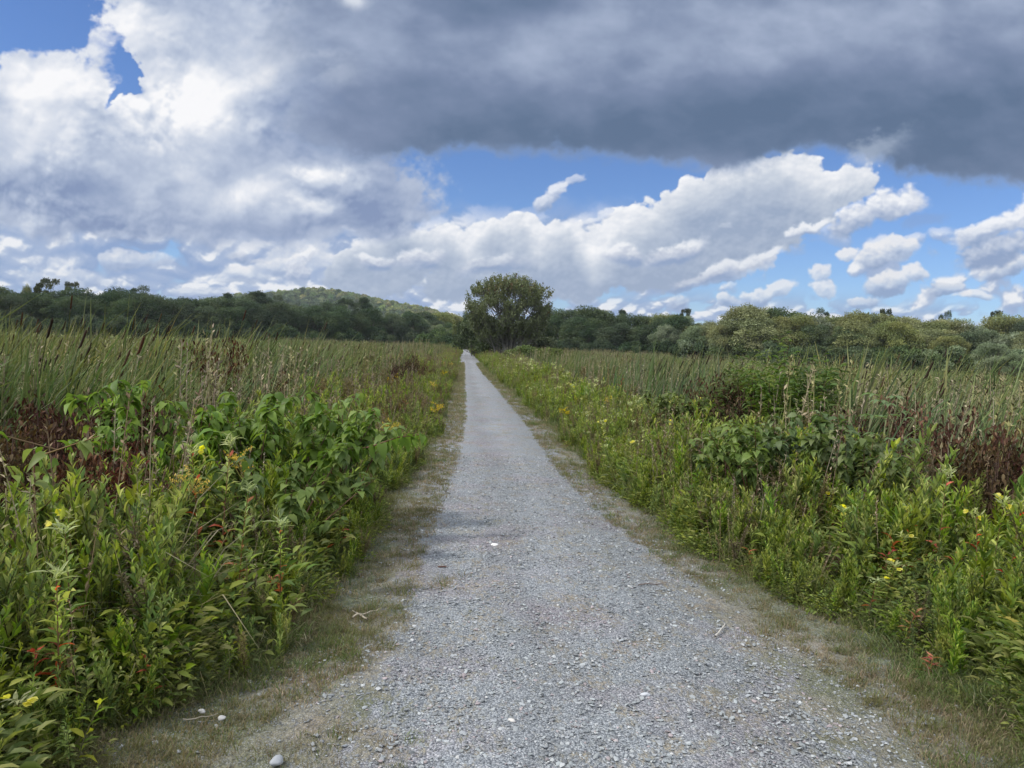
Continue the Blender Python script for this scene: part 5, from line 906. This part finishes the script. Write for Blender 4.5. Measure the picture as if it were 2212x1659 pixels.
# single leafy stalks nearest the viewer
LS = [proto('weed_stalk', [('stem', s_.mesh('weed_stem', M_STEM)), ('leaves', l_.mesh('weed_leaves', M_LEAF))]) for s_, l_ in [weed_proto(900+q, .72, 46, .12, .26, GRN*1.15, stems=1, up=2.0, droop=.12) for q in range(4)]+[weed_proto(906+q, .6, 30, .085, .34, GRN*1.05, stems=1, up=.6) for q in range(2)]+[weed_proto(908, .62, 54, .07, .15, BLU, stems=1, up=1.1)]]
rs = rsd(911)
for sd, nn in ((-1, 145), (1, 145)):
    c = 0
    while c < nn:
        Y = 2.5+5.5*rs.uniform()**1.1; w = rs.uniform(.12, 2.6)**1.0; x = float(vegL(Y)-w) if sd < 0 else float(vegR(Y)+w); px, py = pix((x, Y, .6))
        if px < -60 or px > 2270: 
            if rs.rand() < .95: continue
        if crowded(x, Y)[0]: continue
        c += 1; h = float(np.clip(.72+.34*w, .5, 1.5))*rs.uniform(.75, 1.25)
        ki = rs.randint(len(LS)); look = 'narrow-leaved' if ki < 4 else 'broad-leaved' if ki < 6 else 'feathery fine-leaved'; zone = 'nearest the viewer' if Y < 3.6 else 'abreast of the primroses' if Y < 5.2 else 'before the leafy shrubs'
        sw = 'left' if sd < 0 else 'right'; wh = 'fringing the %s path edge' % sw if w < .7 else 'amid the %s tangle' % sw if w < 1.7 else 'deep in the %s tangle' % sw
        ht = float(rs.choice([.8, 1.0, 1.25])); tx, ty = rs.normal(0, .05), rs.choice([.0, .30]); hw = {.8: 'short', 1.0: 'middling', 1.25: 'tall'}[ht]; lean = 'upright' if ty == 0 else 'leaning'
        lab = '%s %s %s stalk %s, %s' % (hw, lean, look, wh, zone); grp = '%s green stalks %s of the path' % (look, sw)
        h *= ht*.95
        pr = LS[ki]; place(pr, (x, Y, gnd(x, Y)), rs.uniform(0, 6.28), (max(.8, h), max(.8, h), h), lab, 'plant', grp, (tx, ty+rs.normal(0, .03)))
# ------------------------------------------------------------------ things lying on the path
M_TWIG = foliage('dry_wood', 0, .05, .85, .15)
def stone(px, py, size, col, label, flat=.5, seed=0):
    k = 1024/2212; d = CR*(px*k-512)+CU*(384-py*k)+CF*FPX; P = EYE+d*((.045-EYE[2])/d[2]); import bmesh; b = bmesh.new(); bmesh.ops.create_icosphere(b, subdivisions=3, radius=1); V = np.array([v.co[:] for v in b.verts]); F = np.array([[v.index for v in f.verts] for f in b.faces]); b.free(); r_ = rsd(seed)
    ph = r_.uniform(0, 6, 6); V = V*(1+.13*np.sin(V[:, :1]*2.3+ph[0])+.10*np.sin(V[:, 1:2]*3.1+ph[1])+.08*np.sin(V[:, 2:3]*4+V[:, :1]*3+ph[2])); V = V*np.array([1, .68, flat])*size/2
    o = MB().add(V, F, col).build('stone', M_STONE); o.location = (P[0], P[1], .045+size*flat*.12); o.rotation_euler = (0, 0, r_.uniform(0, 6)); tag(o, label, 'stone')
stone(1069, 1178, .075, (.55, .55, .54), 'white stone lying alone on the middle of the path', .35, 1); stone(600, 1645, .06, (.33, .35, .37), 'rounded pale grey stone at the bottom left of the gravel', .5, 2)
stone(1071, 1582, .06, (.33, .37, .40), 'flat bluish stone near the bottom middle of the path', .25, 3); stone(1104, 1558, .035, (.55, .53, .50), 'small beige stone just above the flat bluish one', .6, 4)
stone(1170, 1502, .035, (.30, .32, .34), 'small grey pebble in the gravel, right of the beige one', .5, 5); stone(1395, 1502, .04, (.36, .38, .40), 'smooth grey pebble on the near path, right of centre', .5, 6); stone(480, 1552, .035, (.34, .34, .33), 'whitish stone in the trodden turf at lower left', .5, 7); stone(437, 1537, .032, (.36, .36, .35), 'small pale stone left of the whitish one', .55, 8)
def twig(pts, r, col, label):
    Q = []
    for px, py in pts:
        k = 1024/2212; d = CR*(px*k-512)+CU*(384-py*k)+CF*FPX; Q.append(EYE+d*((.05-EYE[2])/d[2]))
    Q = np.array(Q); c = Q[0]; mb = MB(); w = np.linspace(0, 1, 7); P = np.stack([np.interp(w, np.linspace(0, 1, len(Q)), Q[:, k]-c[k]) for k in range(3)], 1); P[1:-1] += rsd(int(pts[0][0])).normal(0, .003, (5, 3)); tube(mb, P, np.linspace(r, r*.5, 7), col, 6); o = mb.build('twig', M_TWIG); o.location = (c[0], c[1], .046+r*.3); tag(o, label, 'twig')
twig([(1545, 1374), (1566, 1347)], .007, (.44, .42, .38), 'pale split stick on the right side of the path'); twig([(946, 1224), (985, 1222), (1012, 1219)], .006, (.12, .07, .06), 'thin dark reddish twig lying across the path')
twig([(793, 1336), (762, 1318)], .006, (.34, .30, .24), 'thin forked-looking dry twig at the left margin'); twig([(762, 1332), (820, 1314)], .005, (.38, .34, .27), 'thin straw twig crossing the one at the left margin'); twig([(395, 2*776), (470, 1540)], .003, (.30, .27, .21), 'dry straw stem in the turf at lower left'); twig([(1380, 1262), (1440, 1258)], .004, (.16, .12, .10), 'very thin dark twig on the right of the path')

verge('verge_undergrowth', -1, 'tangled green weeds and ground cover crowding the left edge of the path', 701)
verge('verge_undergrowth', 1, 'tangled green weeds and ground cover crowding the right edge of the path', 702)

# ------------------------------------------------------------------ the air
def haze_box():
    x0, x1, y0, y1, z0, z1 = -1100, 700, -30, 1950, -4, 100
    V = [(x, y, z) for z in (z0, z1) for y in (y0, y1) for x in (x0, x1)]; F = [(0, 2, 3, 1), (4, 5, 7, 6), (0, 1, 5, 4), (2, 6, 7, 3), (0, 4, 6, 2), (1, 3, 7, 5)]
    m, t = new_mat('haze_air'); v = N(t, 'ShaderNodeVolumePrincipled'); v.inputs['Density'].default_value = .00010; v.inputs['Color'].default_value = (.80, .88, 1, 1); v.inputs['Anisotropy'].default_value = .2
    o = N(t, 'ShaderNodeOutputMaterial'); t.links.new(v.outputs[0], o.inputs['Volume']); h = MB().add(V, F, (1, 1, 1)).build('haze', m, smooth=False); tag(h, 'thin bluish haze over the marsh and the distant hill', None, None, 'stuff')
haze_box()
